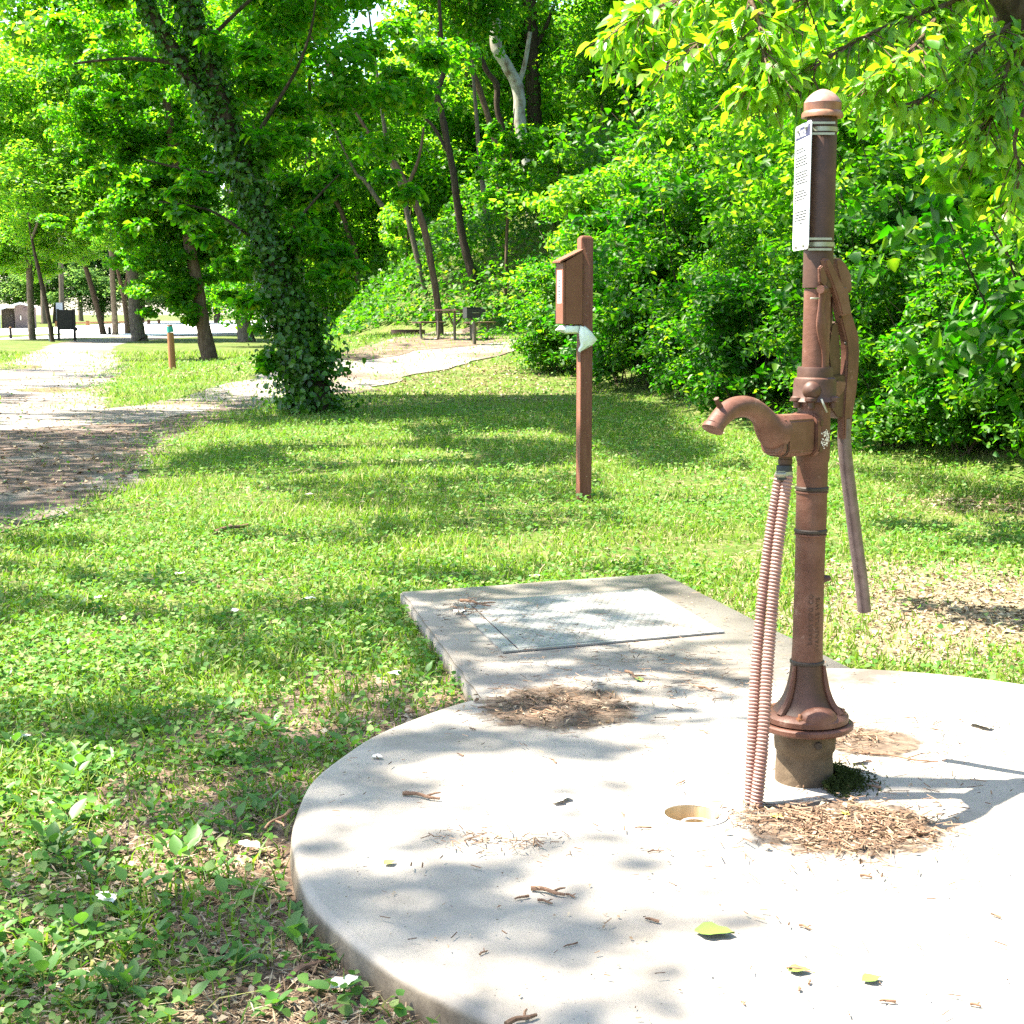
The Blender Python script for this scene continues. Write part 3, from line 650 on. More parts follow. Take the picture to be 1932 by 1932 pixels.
# outlet nipple + clamp
ob = Vector((AX.x, AX.y, 0)) + dirh * (k0 + .055); zo = zmid - .055
nip = MB(); nip.lathe([(.017, zo - .042), (.017, zo - .024), (.0195, zo - .023), (.0195, zo - .010), (.018, zo - .009), (.0185, zo + .002)], ob, 20); nip.build('outlet_nipple', M['rust_dark'], pump)

# hoses
def hose(name, pts, r, label, ribs):
    root = thing(name, (pts[-1][0], pts[-1][1], ZT), label, 'hose', 'drain hoses hanging from the pump outlet')
    Pc = catmull(pts, 14); Pc = np.array(Pc)
    dl = np.r_[0, np.cumsum(np.linalg.norm(np.diff(Pc, axis=0), axis=1))]; n = ribs * 5
    s_ = np.linspace(0, dl[-1], n + 1); Q = np.stack([np.interp(s_, dl, Pc[:, i]) for i in range(3)], 1)
    pr = np.array([0, .55, 1, .9, .45]); ra = r * (.76 + .24 * pr[np.arange(n + 1) % 5]) * np.linspace(.94, 1.06, n + 1)
    MB().tube([Vector(q) for q in Q], list(ra), 14).build('corrugated_tube', M['hose'], root); return root
zh = zo - .022
h1 = hose('corrugated_hose', [(ob.x + .006, ob.y - .012, zh - .03), tuple(at(1466, 1050, ob.y - .03)), tuple(at(1450, 1240, ob.y - .06)), tuple(at(1439, 1400, 3.80)), tuple(gp(1427, 1522, ZT + .003))], .0172, 'brown corrugated drain hose nearer the pump post, lit along its whole length', 92)
h2 = hose('corrugated_hose', [(ob.x - .014, ob.y + .004, zh - .03), tuple(at(1447, 1050, ob.y + .0)), tuple(at(1428, 1240, ob.y - .03)), tuple(at(1419, 1400, 3.83)), tuple(gp(1414, 1516, ZT + .003))], .0165, 'brown corrugated drain hose farther from the pump post, shaded in its upper part', 92)
hc = thing('hose_clamp', (ob.x, ob.y, zo - .05), 'steel worm clamp and black sleeve gripping both hose tops under the spout', 'hose clamp')
MB().lathe([(.0205, zo - .066), (.0215, zo - .062), (.0215, zo - .030), (.0200, zo - .026)], (ob.x - .003, ob.y - .004, 0), 20).build('sleeve', M['black'], hc)
ringm(.0216, .0230, zo - .054, zo - .042, (ob.x - .003, ob.y - .004, 0), 24).build('band', M['steel'], hc)
sc_ = Vector((ob.x - .010, ob.y - .028, zo - .048))
MB().tube([sc_ + Vector((-.022, .0, 0)), sc_ + Vector((.006, .0, 0))], .0058, 10).build('screw', M['steel'], hc)
MB().box(sc_ + Vector((-.004, .004, 0)), (.02, .008, .017)).build('screw_housing', M['steel'], hc, .001)

# notice sign strapped to the pipe
zs0, zs1 = pz(471, 1510), pz(231, 1515)
sA = Vector((.784, 4.130)); sB = Vector((.7925, 3.958)); sd = (sB - sA).normalized(); sn = Vector((sd.y, -sd.x))
if sn.x > 0: sn = -sn
sg = thing('notice_sign', (.788, 4.04, zs0), 'narrow white notice board with dark blue header strapped to the pump pipe', 'sign')
W_ = (sB - sA).length; Hs = zs1 - zs0
def sgp(a, b, o=0):
    q = sA + sd * (a * W_) + sn * o; return Vector((q.x, q.y, zs0 + b * Hs))
def rr_poly(w_, h_, r_):
    out = []
    for cx, cy, a0 in ((w_ - r_, h_ - r_, 0), (r_, h_ - r_, 90), (r_, r_, 180), (w_ - r_, r_, 270)):
        for k in range(5): out.append((cx + r_ * math.cos(R(a0 + k * 22.5)), cy + r_ * math.sin(R(a0 + k * 22.5))))
    return out
MB().prism([sgp(a / W_, b / Hs) for a, b in rr_poly(W_, Hs, .014)], Vector((sn.x, sn.y, 0)) * .0012).build('panel', M['white'], sg)
def flat(parts, name, mat, o):
    m = MB()
    for a, b, c_, d_ in parts: m.add([sgp(a, b, o), sgp(c_, b, o), sgp(c_, d_, o), sgp(a, d_, o)], [(0, 1, 2, 3)])
    return m.build(name, mat, sg)
flat([(.05, .885, .95, .975)], 'header', M['header'], .0018)
me = text_mesh('NOTICE', .026, .0002); me.materials.clear(); me.materials.append(M['white'])
for v in me.vertices:
    x, y, z = v.co; q = sgp(.10 + x / W_ * 1.1, .898 + y / Hs, .0022 + z); v.co = q - Vector(sg.location)
link('header_lettering', me, None, sg)
rl = np.random.default_rng(4); L_ = []
rows = [(.845, .95)] + [(.80 - .022 * i, e) for i, e in enumerate((.6, .72))] + [(.735 - .022 * i, e) for i, e in enumerate((.8, .82, .76, .84))] + [(.615 - .022 * i, e) for i, e in enumerate((.9, .8, .88, .75, .85))] + [(.465 - .022 * i, e) for i, e in enumerate((.72, .85, .9, .74, .2))] + [(.30 - .022 * i, e) for i, e in enumerate((.86, .88, .86, .85))] + [(.205, .6)]
for i, (b, e) in enumerate(rows):
    a = .08 if b != .205 else .4
    if i == 0: L_.append((.07, b, .93, b + .0015)); continue
    while a < e:
        w2 = rl.uniform(.05, .16); L_.append((a, b, min(a + w2, e), b + .0115)); a += w2 + .018
flat(L_, 'print_lines', M['print'], .0018)
for a, b in ((.25, .955), (.75, .955), (.27, .03), (.77, .03)):
    c_ = sgp(a, b, .001); n3 = Vector((sn.x, sn.y, 0))
    MB().tube([c_, c_ + n3 * .006], [.007, .005], 10).build('bolt', M['steel'], sg)
for z in (pz(246), pz(462)):
    ringm(.0412, .0428, z - .006, z + .006, ax3, 32).build('strap', M['steel'], sg)
    for dz in (.014, -.014):
        MB().bar((.795, 4.02 - .047, z + dz), (.858, 4.02 - .046, z + dz), .004, .006).build('bracket_bar', M['steel'], sg)

# ------------------------------------------------------------------ bag dispenser post
pb = gp(1101, 945); zt_ = at(1101, 445, pb.y).z
dp = thing('bag_dispenser_post', (pb.x, pb.y, 0), 'square brown wooden post carrying a slope roofed dispenser box', 'dispenser post')
rz = R(17); Rm = Matrix.Rotation(rz, 3, 'Z')
def dl(x, y, z): q = Rm @ Vector((x, y, 0)); return Vector((pb.x + q.x, pb.y + q.y, z))
hw = .0465
pm_ = MB(); sec = lambda h, z: [dl(a * h, b * h, z) for a, b in ((-1, -1), (1, -1), (1, 1), (-1, 1))]
pm_.add(sec(hw, -.05) + sec(hw, zt_ - .018) + sec(hw - .016, zt_), [(3, 2, 1, 0)] + [(i * 4 + k, i * 4 + (k + 1) % 4, i * 4 + 4 + (k + 1) % 4, i * 4 + 4 + k) for i in (0, 1) for k in range(4)] + [(8, 9, 10, 11)])
pm_.build('post', M['brownwood'], dp, .003)
# box: long side seen, door to the left; box sits against the post's left face
Yb = pb.y
zb0 = at(1068, 612, Yb).z; zb1 = at(1085, 478, Yb).z; zb2 = at(1050, 492, Yb).z
bd0, bd1 = -.050, -.050 - .150     # local x range (away from post)
by0, by1 = -.085, .085
bx = MB()
def bsec(x, zt): return [dl(x, by0, zb0), dl(x, by1, zb0), dl(x, by1, zt), dl(x, by0, zt)]
s1, s2 = bsec(bd0, zb1 + .012), bsec(bd1 + .02, zb2 - .012)
bx.add(s1 + s2, [(0, 1, 2, 3), (7, 6, 5, 4), (0, 4, 5, 1), (1, 5, 6, 2), (2, 6, 7, 3), (3, 7, 4, 0)])
bx.build('box', M['boxbrown'], dp, .003)
dm = MB(); dm.box((0, 0, 0), (.018, .166, zb2 - zb0 - .02)); dm.v = [tuple(dl(bd1 + .010 + v[0], v[1], (zb0 + zb2) / 2 - .006 + v[2])) for v in dm.v]
door = dm.build('door', M['boxbrown'], dp, .003)
for z in (zb0 + .07, zb2 - .08):
    m = MB().box((0, 0, 0), (.004, .012, .05)); m.v = [tuple(dl(bd1 + v[0], .084 + v[1], z + v[2])) for v in m.v]; m.build('hinge', M['black'], door)
rf = MB(); th_ = .014; x0, x1 = bd0 + .006, bd1 - .024; z0_, z1_ = zb1 + .012, zb2 - .022
rf.add([dl(x, y, z + dz) for x, z in ((x0, z0_), (x1, z1_)) for y in (-.092, .092) for dz in (.003, .003 + th_)], [(0, 1, 3, 2), (4, 6, 7, 5), (0, 4, 5, 1), (2, 3, 7, 6), (0, 2, 6, 4), (1, 5, 7, 3)])
rf.build('roof', M['brownwood'], dp, .002)
def dq(y0, y1, z0, z1, o):
    return [dl(bd1 - o, y0, z0), dl(bd1 - o, y1, z0), dl(bd1 - o, y1, z1), dl(bd1 - o, y0, z1)]
sz0, sz1 = at(1048, 572, Yb).z, at(1048, 511, Yb).z
m = MB(); m.add(dq(-.045, .045, sz0, sz1, -.000), [(0, 1, 2, 3)]); stk = m.build('sticker', M['white'], door)
m = MB()
for t in (.06, .94): m.add(dq(-.040, .040, sz0 + (sz1 - sz0) * t - .002, sz0 + (sz1 - sz0) * t + .002, .0012), [(0, 1, 2, 3)])
for t in (.17, .27, .37, .52, .6, .7, .84):
    for k in range(3): m.add(dq(-.028 + .02 * k, -.014 + .02 * k, sz0 + (sz1 - sz0) * t - .007, sz0 + (sz1 - sz0) * t + .006, .0012), [(0, 1, 2, 3)])
m.build('sticker_print', M['print'], stk)
# plastic bag
rb_ = np.random.default_rng(11)
bg_ = thing('plastic_bag', tuple(dl(-.13, 0, zb0 - .09)), 'crumpled white plastic bag hanging out under the brown dispenser box', 'plastic bag')
def crumple(secs, name, n=14, amp=.010):
    m = MB(); vs = []; fs = []
    for (c_, hx_, hy_) in secs:
        for k in range(n):
            q = 2 * math.pi * k / n; r = 1 + rb_.normal() * .12
            vs.append(Vector(dl(c_[0] + hx_ * math.cos(q) * r, c_[1] + hy_ * math.sin(q) * r, c_[2] + rb_.normal() * amp)))
    for i in range(len(secs) - 1):
        fs += [(i * n + k, i * n + (k + 1) % n, (i + 1) * n + (k + 1) % n, (i + 1) * n + k) for k in range(n)]
    m.add(vs, fs, True); m.f += [tuple(range(n))[::-1], tuple((len(secs) - 1) * n + k for k in range(n))]; m.sm += [False, False]
    return m.build(name, M['bag'], bg_)
crumple([((-.11, -.01, zb0 - .002), .03, .03), ((-.125, -.03, zb0 - .010), .075, .05), ((-.135, -.04, zb0 - .034), .088, .05), ((-.125, -.04, zb0 - .058), .080, .04), ((-.10, -.04, zb0 - .068), .045, .02)], 'bag_roll', 18, .004)
crumple([((-.045, -.075, zb0 - .015), .02, .012), ((-.03, -.085, zb0 - .06), .045, .02), ((-.005, -.09, zb0 - .11), .062, .022), ((-.015, -.09, zb0 - .15), .050, .015), ((-.055, -.09, zb0 - .175), .022, .008), ((-.075, -.09, zb0 - .195), .006, .004)], 'loose_bag', 18, .005)

# ------------------------------------------------------------------ picnic site
def wpath(name, pts, r, mat, parent, seg=10):
    return MB().tube(catmull(pts, 5), r, seg).build(name, mat, parent, world=False)
tc = ground(858, 642); tc.z = float(terr(tc.x, tc.y))
TS = 1.0
pt = thing('picnic_table', tc, 'weathered wooden picnic table on tan pipe legs beside the wooded bank', 'picnic table', rz=R(72))
for i in range(5):
    MB().box((0, -.30 + .15 * i, .755), (1.75, .142, .04)).build('tabletop_plank', M['tablewood'], pt, .004, world=False)
for sgn in (-1, 1):
    for i in (0, 1):
        MB().box((0, sgn * (.62 + .13 * i), .445), (1.75, .124, .04)).build('bench_plank', M['tablewood'], pt, .004, world=False)
for x in (-.6, .6):
    wpath('leg_frame', [(x, -.68, .42), (x, -.68, .15), (x, -.60, .03), (x, -.3, .03), (x, -.22, .12), (x, -.22, .73)], .03, M['tan'], pt)
    wpath('leg_frame', [(x, .68, .42), (x, .68, .15), (x, .60, .03), (x, .3, .03), (x, .22, .12), (x, .22, .73)], .03, M['tan'], pt)
    MB().bar((x, -.22, .70), (x, .22, .70), .04, .04).build('cross_bar', M['tan'], pt, world=False)
    MB().bar((x, -.05, .68), (x * .15, 0, .38), .03, .03).build('brace', M['tan'], pt, world=False)
gc = ground(895, 652); gc.z = float(terr(gc.x, gc.y))
gr = thing('park_grill', gc, 'black pedestal park grill in front of the picnic table', 'grill', rz=R(18))
MB().lathe([(.045, -.05), (.045, .62)], (0, 0, 0), 14).build('pedestal', M['tan'], gr, world=False)
fb = MB(); t_ = .012
fb.box((0, .17, .76), (.46, t_, .26)); fb.box((0, 0, .636), (.46, .34, t_)); fb.box((-.224, -.002, .765), (t_, .328, .244)); fb.box((.224, -.002, .765), (t_, .328, .244))
fb.box((0, -.17, .74), (.46, t_, .22))
fb.build('firebox', M['black'], gr, .003, world=False)
MB().lathe([(.05, .56), (.10, .628)], (0, 0, 0), 14).build('support_cone', M['black'], gr, world=False)
for i in range(7): MB().tube([(-.20, -.13 + .043 * i, .84), (.20, -.13 + .043 * i, .84)], .006, 6).build('grate_bar', M['black'], gr, world=False)
MB().box((-.02, -.185, .76), (.16, .014, .02)).build('vent_handle', M['steel'], gr, world=False)
fc = ground(770, 632); fc.z = float(terr(fc.x, fc.y))
fr = thing('fire_ring', fc, 'low dark steel fire ring on the ground beyond the picnic bench', 'fire ring')
ringm(.50, .53, -.12, .16, (0, 0, 0), 32).build('ring', M['rust_dark'], fr, world=False)
MB().lathe([(.49, -.12), (.49, -.02), (.2, .02)], (0, 0, 0), 24).build('ash', M['seal'], fr, world=False)
# marker post
mp = gp(326, 700)
mk_ = thing('marker_post', mp, 'round orange brown wooden post with a teal painted band near its top', 'post')
zm = at(321, 615, mp.y).z; zbnd = at(322, 627, mp.y).z
MB().tube([(0, 0, -.05), (-.03, 0, zbnd - .002)], [.088, .080], 16).build('shaft', M['postwood'], mk_, world=False)
MB().tube([(-.03, 0, zbnd), (-.045, 0, zm - .01)], [.083, .080], 16).build('band', M['teal'], mk_, world=False)
MB().tube([(-.045, 0, zm - .0095), (-.046, 0, zm + .03)], [.078, .072], 16).build('post_top', M['postwood'], mk_, world=False)
# bulletin board + utility pedestal + bollards + far sign
bb = gp(127, 643); s_ = bb.y / FPX
bo = thing('bulletin_board', bb, 'dark brown bulletin board on two posts at the bend of the gravel road', 'notice board')
for x in (-15.5, 14.5): MB().box((x * s_, 0, 28 * s_), (4.2 * s_, .11, 62 * s_)).build('post', M['darkwood'], bo, .01, world=False)
MB().box((-.5 * s_, -.02, 39 * s_), (25.5 * s_, .08, 37 * s_)).build('panel', M['darkwood'], bo, .01, world=False)
MB().box((18 * s_, 0, 22 * s_), (3 * s_, .1, 7 * s_)).build('leaflet_box', M['darkwood'], bo, .005, world=False)
up_ = gp(97, 644); s_ = up_.y / FPX
ut = thing('utility_pedestal', up_, 'slim grey metal utility box standing beside the dark bulletin board', 'utility box')
MB().box((0, 0, 13 * s_), (8.5 * s_, 7 * s_, 28 * s_)).build('cabinet', M['greypaint'], ut, .01, world=False)
MB().box((0, 0, 27.5 * s_), (9.2 * s_, 8 * s_, 1.5 * s_)).build('lid', M['greypaint'], ut, .005, world=False)
MB().box((-3 * s_, -3.6 * s_, 11 * s_), (1.2 * s_, .02, 2.5 * s_)).build('lock', M['black'], ut, world=False)
for px, y0, y1, wd, lb in ((20.5, 640, 617, 5.5, 'dark short wooden bollard on the grass near the toilet building'), (207, 632, 616, 6, 'short dark wooden bollard between two slim tree trunks')):
    b0 = gp(px, y0); s_ = b0.y / FPX
    b_ = thing('bollard', b0, lb, 'bollard', 'short bollards along the parking lot')
    MB().lathe([(wd / 2 * s_, -.05), (wd / 2 * s_, (y0 - y1 - 2) * s_)], (0, 0, 0), 10).build('shaft', M['darkwood'], b_, world=False)
    MB().lathe([(wd / 2 * s_, (y0 - y1 - 1.9) * s_), (wd * .32 * s_, (y0 - y1) * s_)], (0, 0, 0), 10).build('top', M['postwood'], b_, world=False)
fs0 = gp(107, 616); s_ = fs0.y / FPX
fs_ = thing('blue_sign', fs0, 'pale blue back of a sign panel on dark posts behind the bulletin board', 'sign')
for x in (0, 14): MB().box((x * s_, 0, 22 * s_), (1.4 * s_, .15, 44 * s_)).build('post', M['darkwood'], fs_, world=False)
MB().box((7 * s_, -.1, 28 * s_), (12 * s_, .06, 32 * s_)).build('panel', mat_noise('pale_blue_panel', [(.3, (.26, .29, .36)), (.7, (.33, .36, .43))], 1, .6, .3, 0), fs_, world=False)
# rail barrier
ra = gp(108, 617); rb2 = gp(300, 611)
fe = thing('rail_fence', ra, 'low brown wooden rail fence beyond the white parking lot', 'fence')
n = 9; sr = ra.y / FPX
for i in range(n):
    p = ra.lerp(rb2, i / (n - 1)); MB().box((p.x, p.y, .25), (.34, .34, .62)).build('post', M['postwood'], fe, .03)
    if i < n - 1:
        q = ra.lerp(rb2, (i + 1) / (n - 1)); MB().bar((p.x, p.y, .36), (q.x, q.y, .36), .14, .16).build('rail', M['postwood'], fe)
# toilet building
tb = gp(29, 620); s_ = tb.y / FPX
to = thing('toilet_building', tb, 'small mauve toilet building with pale gable roof past the parking lot', 'building')
D = 60 * s_; to.rotation_euler = (0, 0, math.atan2(-tb.x, tb.y))
def wq(x0, x1, z0, z1, y0, y1, name, mat, par=to): return MB().box(((x0 + x1) / 2 * s_, (y0 + y1) / 2, (z0 + z1) / 2 * s_), ((x1 - x0) * s_, y1 - y0, (z1 - z0) * s_)).build(name, mat, par, world=False)
gm = MB(); pts = [(0, -1), (38, -1), (38, 39), (10, 45), (0, 41)]
gm.prism([Vector((x * s_, D / 2, z * s_)) for x, z in pts], (0, D / 2, 0)).build('gable_wall', M['toilet'], to, world=False)
wq(-24, -.1, -1, 38, 2.2, D, 'recessed_wall', M['toilet'])
dr_ = wq(-9, -2, 0, 32, 2.08, 2.19, 'door', M['toilet_dark']); wq(-6.2, -4.6, 23, 25, 2.03, 2.07, 'door_plate', M['white'], dr_)
wq(-27.5, -26, -1, 34, .05, .4, 'porch_post', M['roofmetal']); wq(-27.5, -26, -1, 34, D - 1, D - .6, 'porch_post', M['roofmetal'])
rm = MB(); rm.prism([Vector((x * s_, D / 2, z * s_)) for x, z in [(-31, 33), (10, 45.2), (46, 37.5), (46, 40), (10, 49), (-31, 36.5)]], (0, D / 2 + .9, 0)).build('roof', M['roofmetal'], to, world=False)
wq(15, 27, 34, 39, -.08, -.01, 'name_board', M['toilet_dark'])
wn = wq(8.5, 12, 15, 25, -.08, -.01, 'window', M['toilet_dark']); wq(9.1, 11.4, 15.8, 24.2, -.11, -.085, 'poster', M['petal'], wn)
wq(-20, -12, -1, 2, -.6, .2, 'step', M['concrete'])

# ------------------------------------------------------------------ trees
def trunk_mb(pts, rads, k=5, seg=12, wob=.04, seed=0):
    r = np.random.default_rng(seed); P = catmull([tuple(p) + (q,) for p, q in zip(pts, rads)], k)
    ps = []; rs = []
    for p in P:
        ps.append(Vector(p[:3]) + Vector(r.normal(size=3) * p[3] * wob)); rs.append(p[3] * (1 + r.normal() * .05))
    return MB().tube(ps, rs, seg)
cr1 = crown_mesh('crown', 1, 15000, (4.6, 4.6, 4.8), .25)
cr2 = crown_mesh('crown', 2, 15000, (4.4, 4.8, 4.2), .25, k=36, cl=.32)
cr3 = crown_mesh('crown', 3, 14000, (4.8, 4.2, 5.4), .25, k=50, cl=.25)
for m_ in (cr1, cr2, cr3): m_.materials.append(M['leaf'])
def recolor(me, mat):
    c_ = me.copy(); c_.materials.clear(); c_.materials.append(mat); return c_
li1, li2, li3 = (recolor(m_, M['leaf_light']) for m_ in (cr1, cr2, cr3))
lw1 = crown_mesh('crown', 14, 9500, (4.6, 4.6, 4.6), .30, k=44, cl=.30); lw2 = crown_mesh('crown', 15, 9500, (4.4, 4.8, 4.2), .30, k=40, cl=.32)
for m_ in (lw1, lw2): m_.materials.append(M['leaf_light'])
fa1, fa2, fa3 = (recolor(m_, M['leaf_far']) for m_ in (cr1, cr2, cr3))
def add_crown(root, me, wpos, sc, rz, sz=None):
    o = link('crown', me, None, root); o.location = Vector(wpos) - origin(root)
    o.scale = (sc, sc, sz or sc); o.rotation_euler = (0, 0, rz); return o
def px_tree(name, pts, Y, label, cat, mat, crowns, base_ground=True, group=None, dy=0, forks=(), top=None, seed=0):
    """pts: list of (px,py,width px); Y depth"""
    if base_ground:
        b = ground(pts[0][0], pts[0][1]); Y = b.y
    s_ = Y / FPX; P = [at(x, y, Y + dy * i) for i, (x, y, w_) in enumerate(pts)]; rad = [w_ / 2 * s_ for _, _, w_ in pts]
    if base_ground:
        P[0].z = float(terr(P[0].x, P[0].y)) - .1
        P.insert(1, P[0].lerp(P[1], .12)); rad.insert(1, rad[0]); rad[0] *= 1.35
    else:
        P.insert(0, Vector((P[0].x + .1, P[0].y, float(terr(P[0].x, P[0].y)) - .2))); rad.insert(0, rad[0] * 1.1)
    if top:
        d = (P[-1] - P[-2]).normalized(); P.append(P[-1] + (d * .6 + Vector((0, 0, .4))) * top); rad.append(rad[-1] * .45)
    root = thing(name, P[0], label, cat, group)
    trunk_mb(P, rad, seed=seed).build('trunk', mat, root)
    for f in forks:
        Q = [at(x, y, Y) for x, y, w_ in f]; trunk_mb(Q, [w_ / 2 * s_ for _, _, w_ in f], seed=seed + 9, seg=9).build('branch', mat, root)
    for (me, off, sc, rz_, *sz) in crowns: add_crown(root, me, P[-1] + Vector(off), sc, rz_, sz[0] if sz else None)
    return root, P

# the ivy-clad leaning tree
ib = ground(600, 778); Yi = ib.y; si = Yi / FPX
ip = [(608, 782, 74), (594, 740, 62), (575, 680, 54), (556, 620, 46), (540, 560, 42), (508, 460, 40), (470, 350, 40), (437, 270, 40)]
f1 = [(440, 280, 34), (400, 215, 28), (350, 130, 26), (300, 50, 24), (255, -30, 20), (200, -130, 16), (140, -260, 10)]
f2 = [(437, 272, 36), (415, 190, 34), (393, 120, 32), (370, 60, 30), (350, 0, 26), (325, -80, 20), (310, -200, 10)]
iv = thing('ivy_covered_tree', (ib.x, ib.y, 0), 'leaning dark tree trunk wrapped in glossy green ivy at the lawn edge', 'tree')
def ipts(l): return [at(x, y, Yi) for x, y, w_ in l], [w_ / 2 * si for x, y, w_ in l]
p_, r_ = ipts(ip); p_.insert(0, Vector((p_[0].x, p_[0].y, -.15))); r_.insert(0, r_[0] * 1.15)
trunk_mb(p_, r_, 6, 16, seed=1).build('trunk', M['bark_dark'], iv)
for f in (f1, f2):
    a, b = ipts(f); trunk_mb(a, b, 5, 12, seed=3).build('limb', M['bark_dark'], iv)
for i, f in enumerate(([(520, 500, 9), (560, 420, 6), (610, 360, 4), (640, 330, 2)], [(470, 350, 9), (420, 330, 7), (350, 320, 5), (270, 300, 3)], [(455, 310, 10), (500, 230, 8), (560, 130, 6), (590, 40, 4), (600, -60, 3)],
                       [(520, 480, 8), (450, 430, 6), (390, 395, 4), (300, 380, 2.5)], [(380, 90, 9), (450, 20, 7), (540, -60, 5)], [(340, 120, 9), (240, 110, 6), (140, 120, 4)])):
    a, b = ipts(f); trunk_mb(a, b, 4, 8, seed=20 + i).build('branch', M['bark_dark'], iv)
rng = np.random.default_rng(21); PP = []; NN = []
for f, cnt, ex in ((ip, 12500, None), (f1, 1700, None), (f2, 2400, None)):
    a, b = ipts(f); Q = np.array(catmull([tuple(p) + (q,) for p, q in zip(a, b)], 8)); t = rng.random(cnt) ** (1.35 if f is ip else 1) * (len(Q) - 1.01); i = t.astype(int); fr_ = (t - i)[:, None]
    q = Q[i] * (1 - fr_) + Q[i + 1] * fr_; dn = nrm(rng.normal(size=(cnt, 3)) * np.array([1, 1, .35]))
    low = np.clip(1 - q[:, 2:3] / 2.6, 0, 1) if f is ip else 0
    cl_ = .5 + .5 * np.sin(q[:, 2:3] * 5 + dn[:, :1] * 3) * np.sin(q[:, 2:3] * 2.3 + 1 + dn[:, 1:2] * 4)
    off = q[:, 3:4] * .9 + np.abs(rng.normal(size=(cnt, 1))) * (.05 + .17 * low + .16 * cl_ * cl_)
    pk = q[:, :3] + dn * off
    keep = (pk[:, 2] > .04) & ~((pk[:, 2] < .55) & (dn[:, 0] > -.1) & (rng.random(cnt) < .8))
    PP.append(pk[keep]); NN.append((dn + np.array([0, 0, .5]) + rng.normal(size=dn.shape) * .5)[keep])
PP = np.concatenate(PP); NN = np.concatenate(NN)
V, F = leaves(PP - np.array(iv.location), NN, (.072 * rng.uniform(.5, 1.6, len(PP))), rng, .78, True, D=rng.normal(size=PP.shape) + np.array([0, 0, -1.0]), droop=.2)
link('ivy', quick('ivy', V, F), M['ivy'], iv)
rng = np.random.default_rng(22)
def leafcloud(name, blobs, L, mat, parent, seed, ovate=True, up=.8, aspect=.62):
    rng = np.random.default_rng(seed); P = []; N = []
    for c_, r_, n_ in blobs:
        k = max(4, int(n_ / 260)); cs, _ = ell(rng, k, c_, r_, .1)
        for c2 in cs:
            s_ = float(min(r_)) * rng.uniform(.22, .45); p, d = ell(rng, int(n_ / k), c2, (s_ * 1.3, s_ * 1.3, s_ * .6), .2); P.append(p); N.append(d)
    P = np.concatenate(P); N = np.concatenate(N) * .5 + np.array([0, 0, up]) + rng.normal(size=P.shape) * .5
    V, F = leaves(P - np.array(origin(parent)), N, L * rng.uniform(.6, 1.3, len(P)), rng, aspect, ovate, droop=.22)
    return link(name, quick(name, V, F), mat, parent)
def B(px, py, Y, r, n): return (tuple(at(px, py, Y)), r, n)
leafcloud('crown', [B(60, -60, Yi + 2.5, (1.6, 1.8, .8), 1100), B(-60, -330, Yi - 1, (3.4, 3, 2), 3200), B(480, 60, Yi + 1, (1.7, 1.5, 1.3), 1900), B(620, 20, Yi + 1.5, (1.6, 1.5, 1.2), 1900), B(640, 210, Yi + 1.5, (1.4, 1.3, 1.0), 1700),
                    B(560, 330, Yi + 1, (1.0, 1.0, .8), 1500), B(140, 60, Yi + 1.5, (1.1, 1.2, .6), 700), B(780, 90, Yi + 3, (1.5, 1.4, 1.0), 2400), B(300, 330, Yi + .5, (.9, .9, .45), 900), B(330, 420, Yi + .3, (.8, .8, .4), 700),
                    B(520, -280, Yi, (3, 3, 1.8), 2600), B(90, -560, Yi, (3.4, 3.4, 1.8), 2600), B(600, 470, Yi + .6, (.6, .6, .6), 700), B(470, 150, Yi + .8, (.8, .8, 1.2), 900), B(395, 345, Yi - .2, (.55, .5, .4), 420), B(560, 440, Yi - .2, (.5, .5, .45), 420), B(610, 560, Yi, (.35, .35, .5), 320), B(430, 470, Yi - .3, (.5, .5, .35), 380), B(535, 250, Yi - .2, (.6, .6, .5), 480), B(300, 180, Yi - .2, (.7, .6, .4), 420), B(480, 90, Yi - .3, (.6, .6, .4), 360), B(470, 570, Yi - .3, (.3, .3, .4), 240), B(500, 680, Yi - .3, (.28, .28, .3), 260), B(700, 330, Yi + .5, (.8, .8, .5), 700)], .125, M['leaf'], iv, 5)

# second ivy tree, behind, with low crown
t2, P2 = px_tree('ivy_clad_tree', [(397, 680, 34), (384, 620, 27), (375, 560, 24), (360, 470, 22), (343, 370, 22), (330, 290, 20), (318, 220, 16)], 0, 'shorter leafy tree behind the marker post with foliage hanging low round its dark trunk', 'tree', M['bark_brown'], [], seed=4, top=2)
Y2 = P2[0].y
leafcloud('crown', [B(330, 560, Y2 - .6, (1.3, 1.2, 1.0), 3800), B(290, 470, Y2, (1.5, 1.5, 1.3), 5000), B(400, 520, Y2 + .4, (1.3, 1.2, 1.3), 4200), B(330, 400, Y2, (1.9, 1.7, 1.4), 6500), B(240, 350, Y2, (1.5, 1.4, 1.2), 4200), B(420, 400, Y2 + .3, (1.4, 1.4, 1.3), 4400), B(300, 270, Y2, (2.0, 1.8, 1.4), 6000), B(190, 250, Y2, (1.7, 1.7, 1.1), 4200),
                    B(420, 260, Y2 + .4, (1.6, 1.5, 1.3), 4200), B(340, 150, Y2, (2.3, 2, 1.4), 5200), B(200, 150, Y2, (2, 2, 1.2), 4200), B(320, -20, Y2, (3, 3, 2), 6000), B(150, 420, Y2 + .2, (1.0, 1.0, .8), 1800)], .15, M['leaf'], t2, 6, ovate=False)

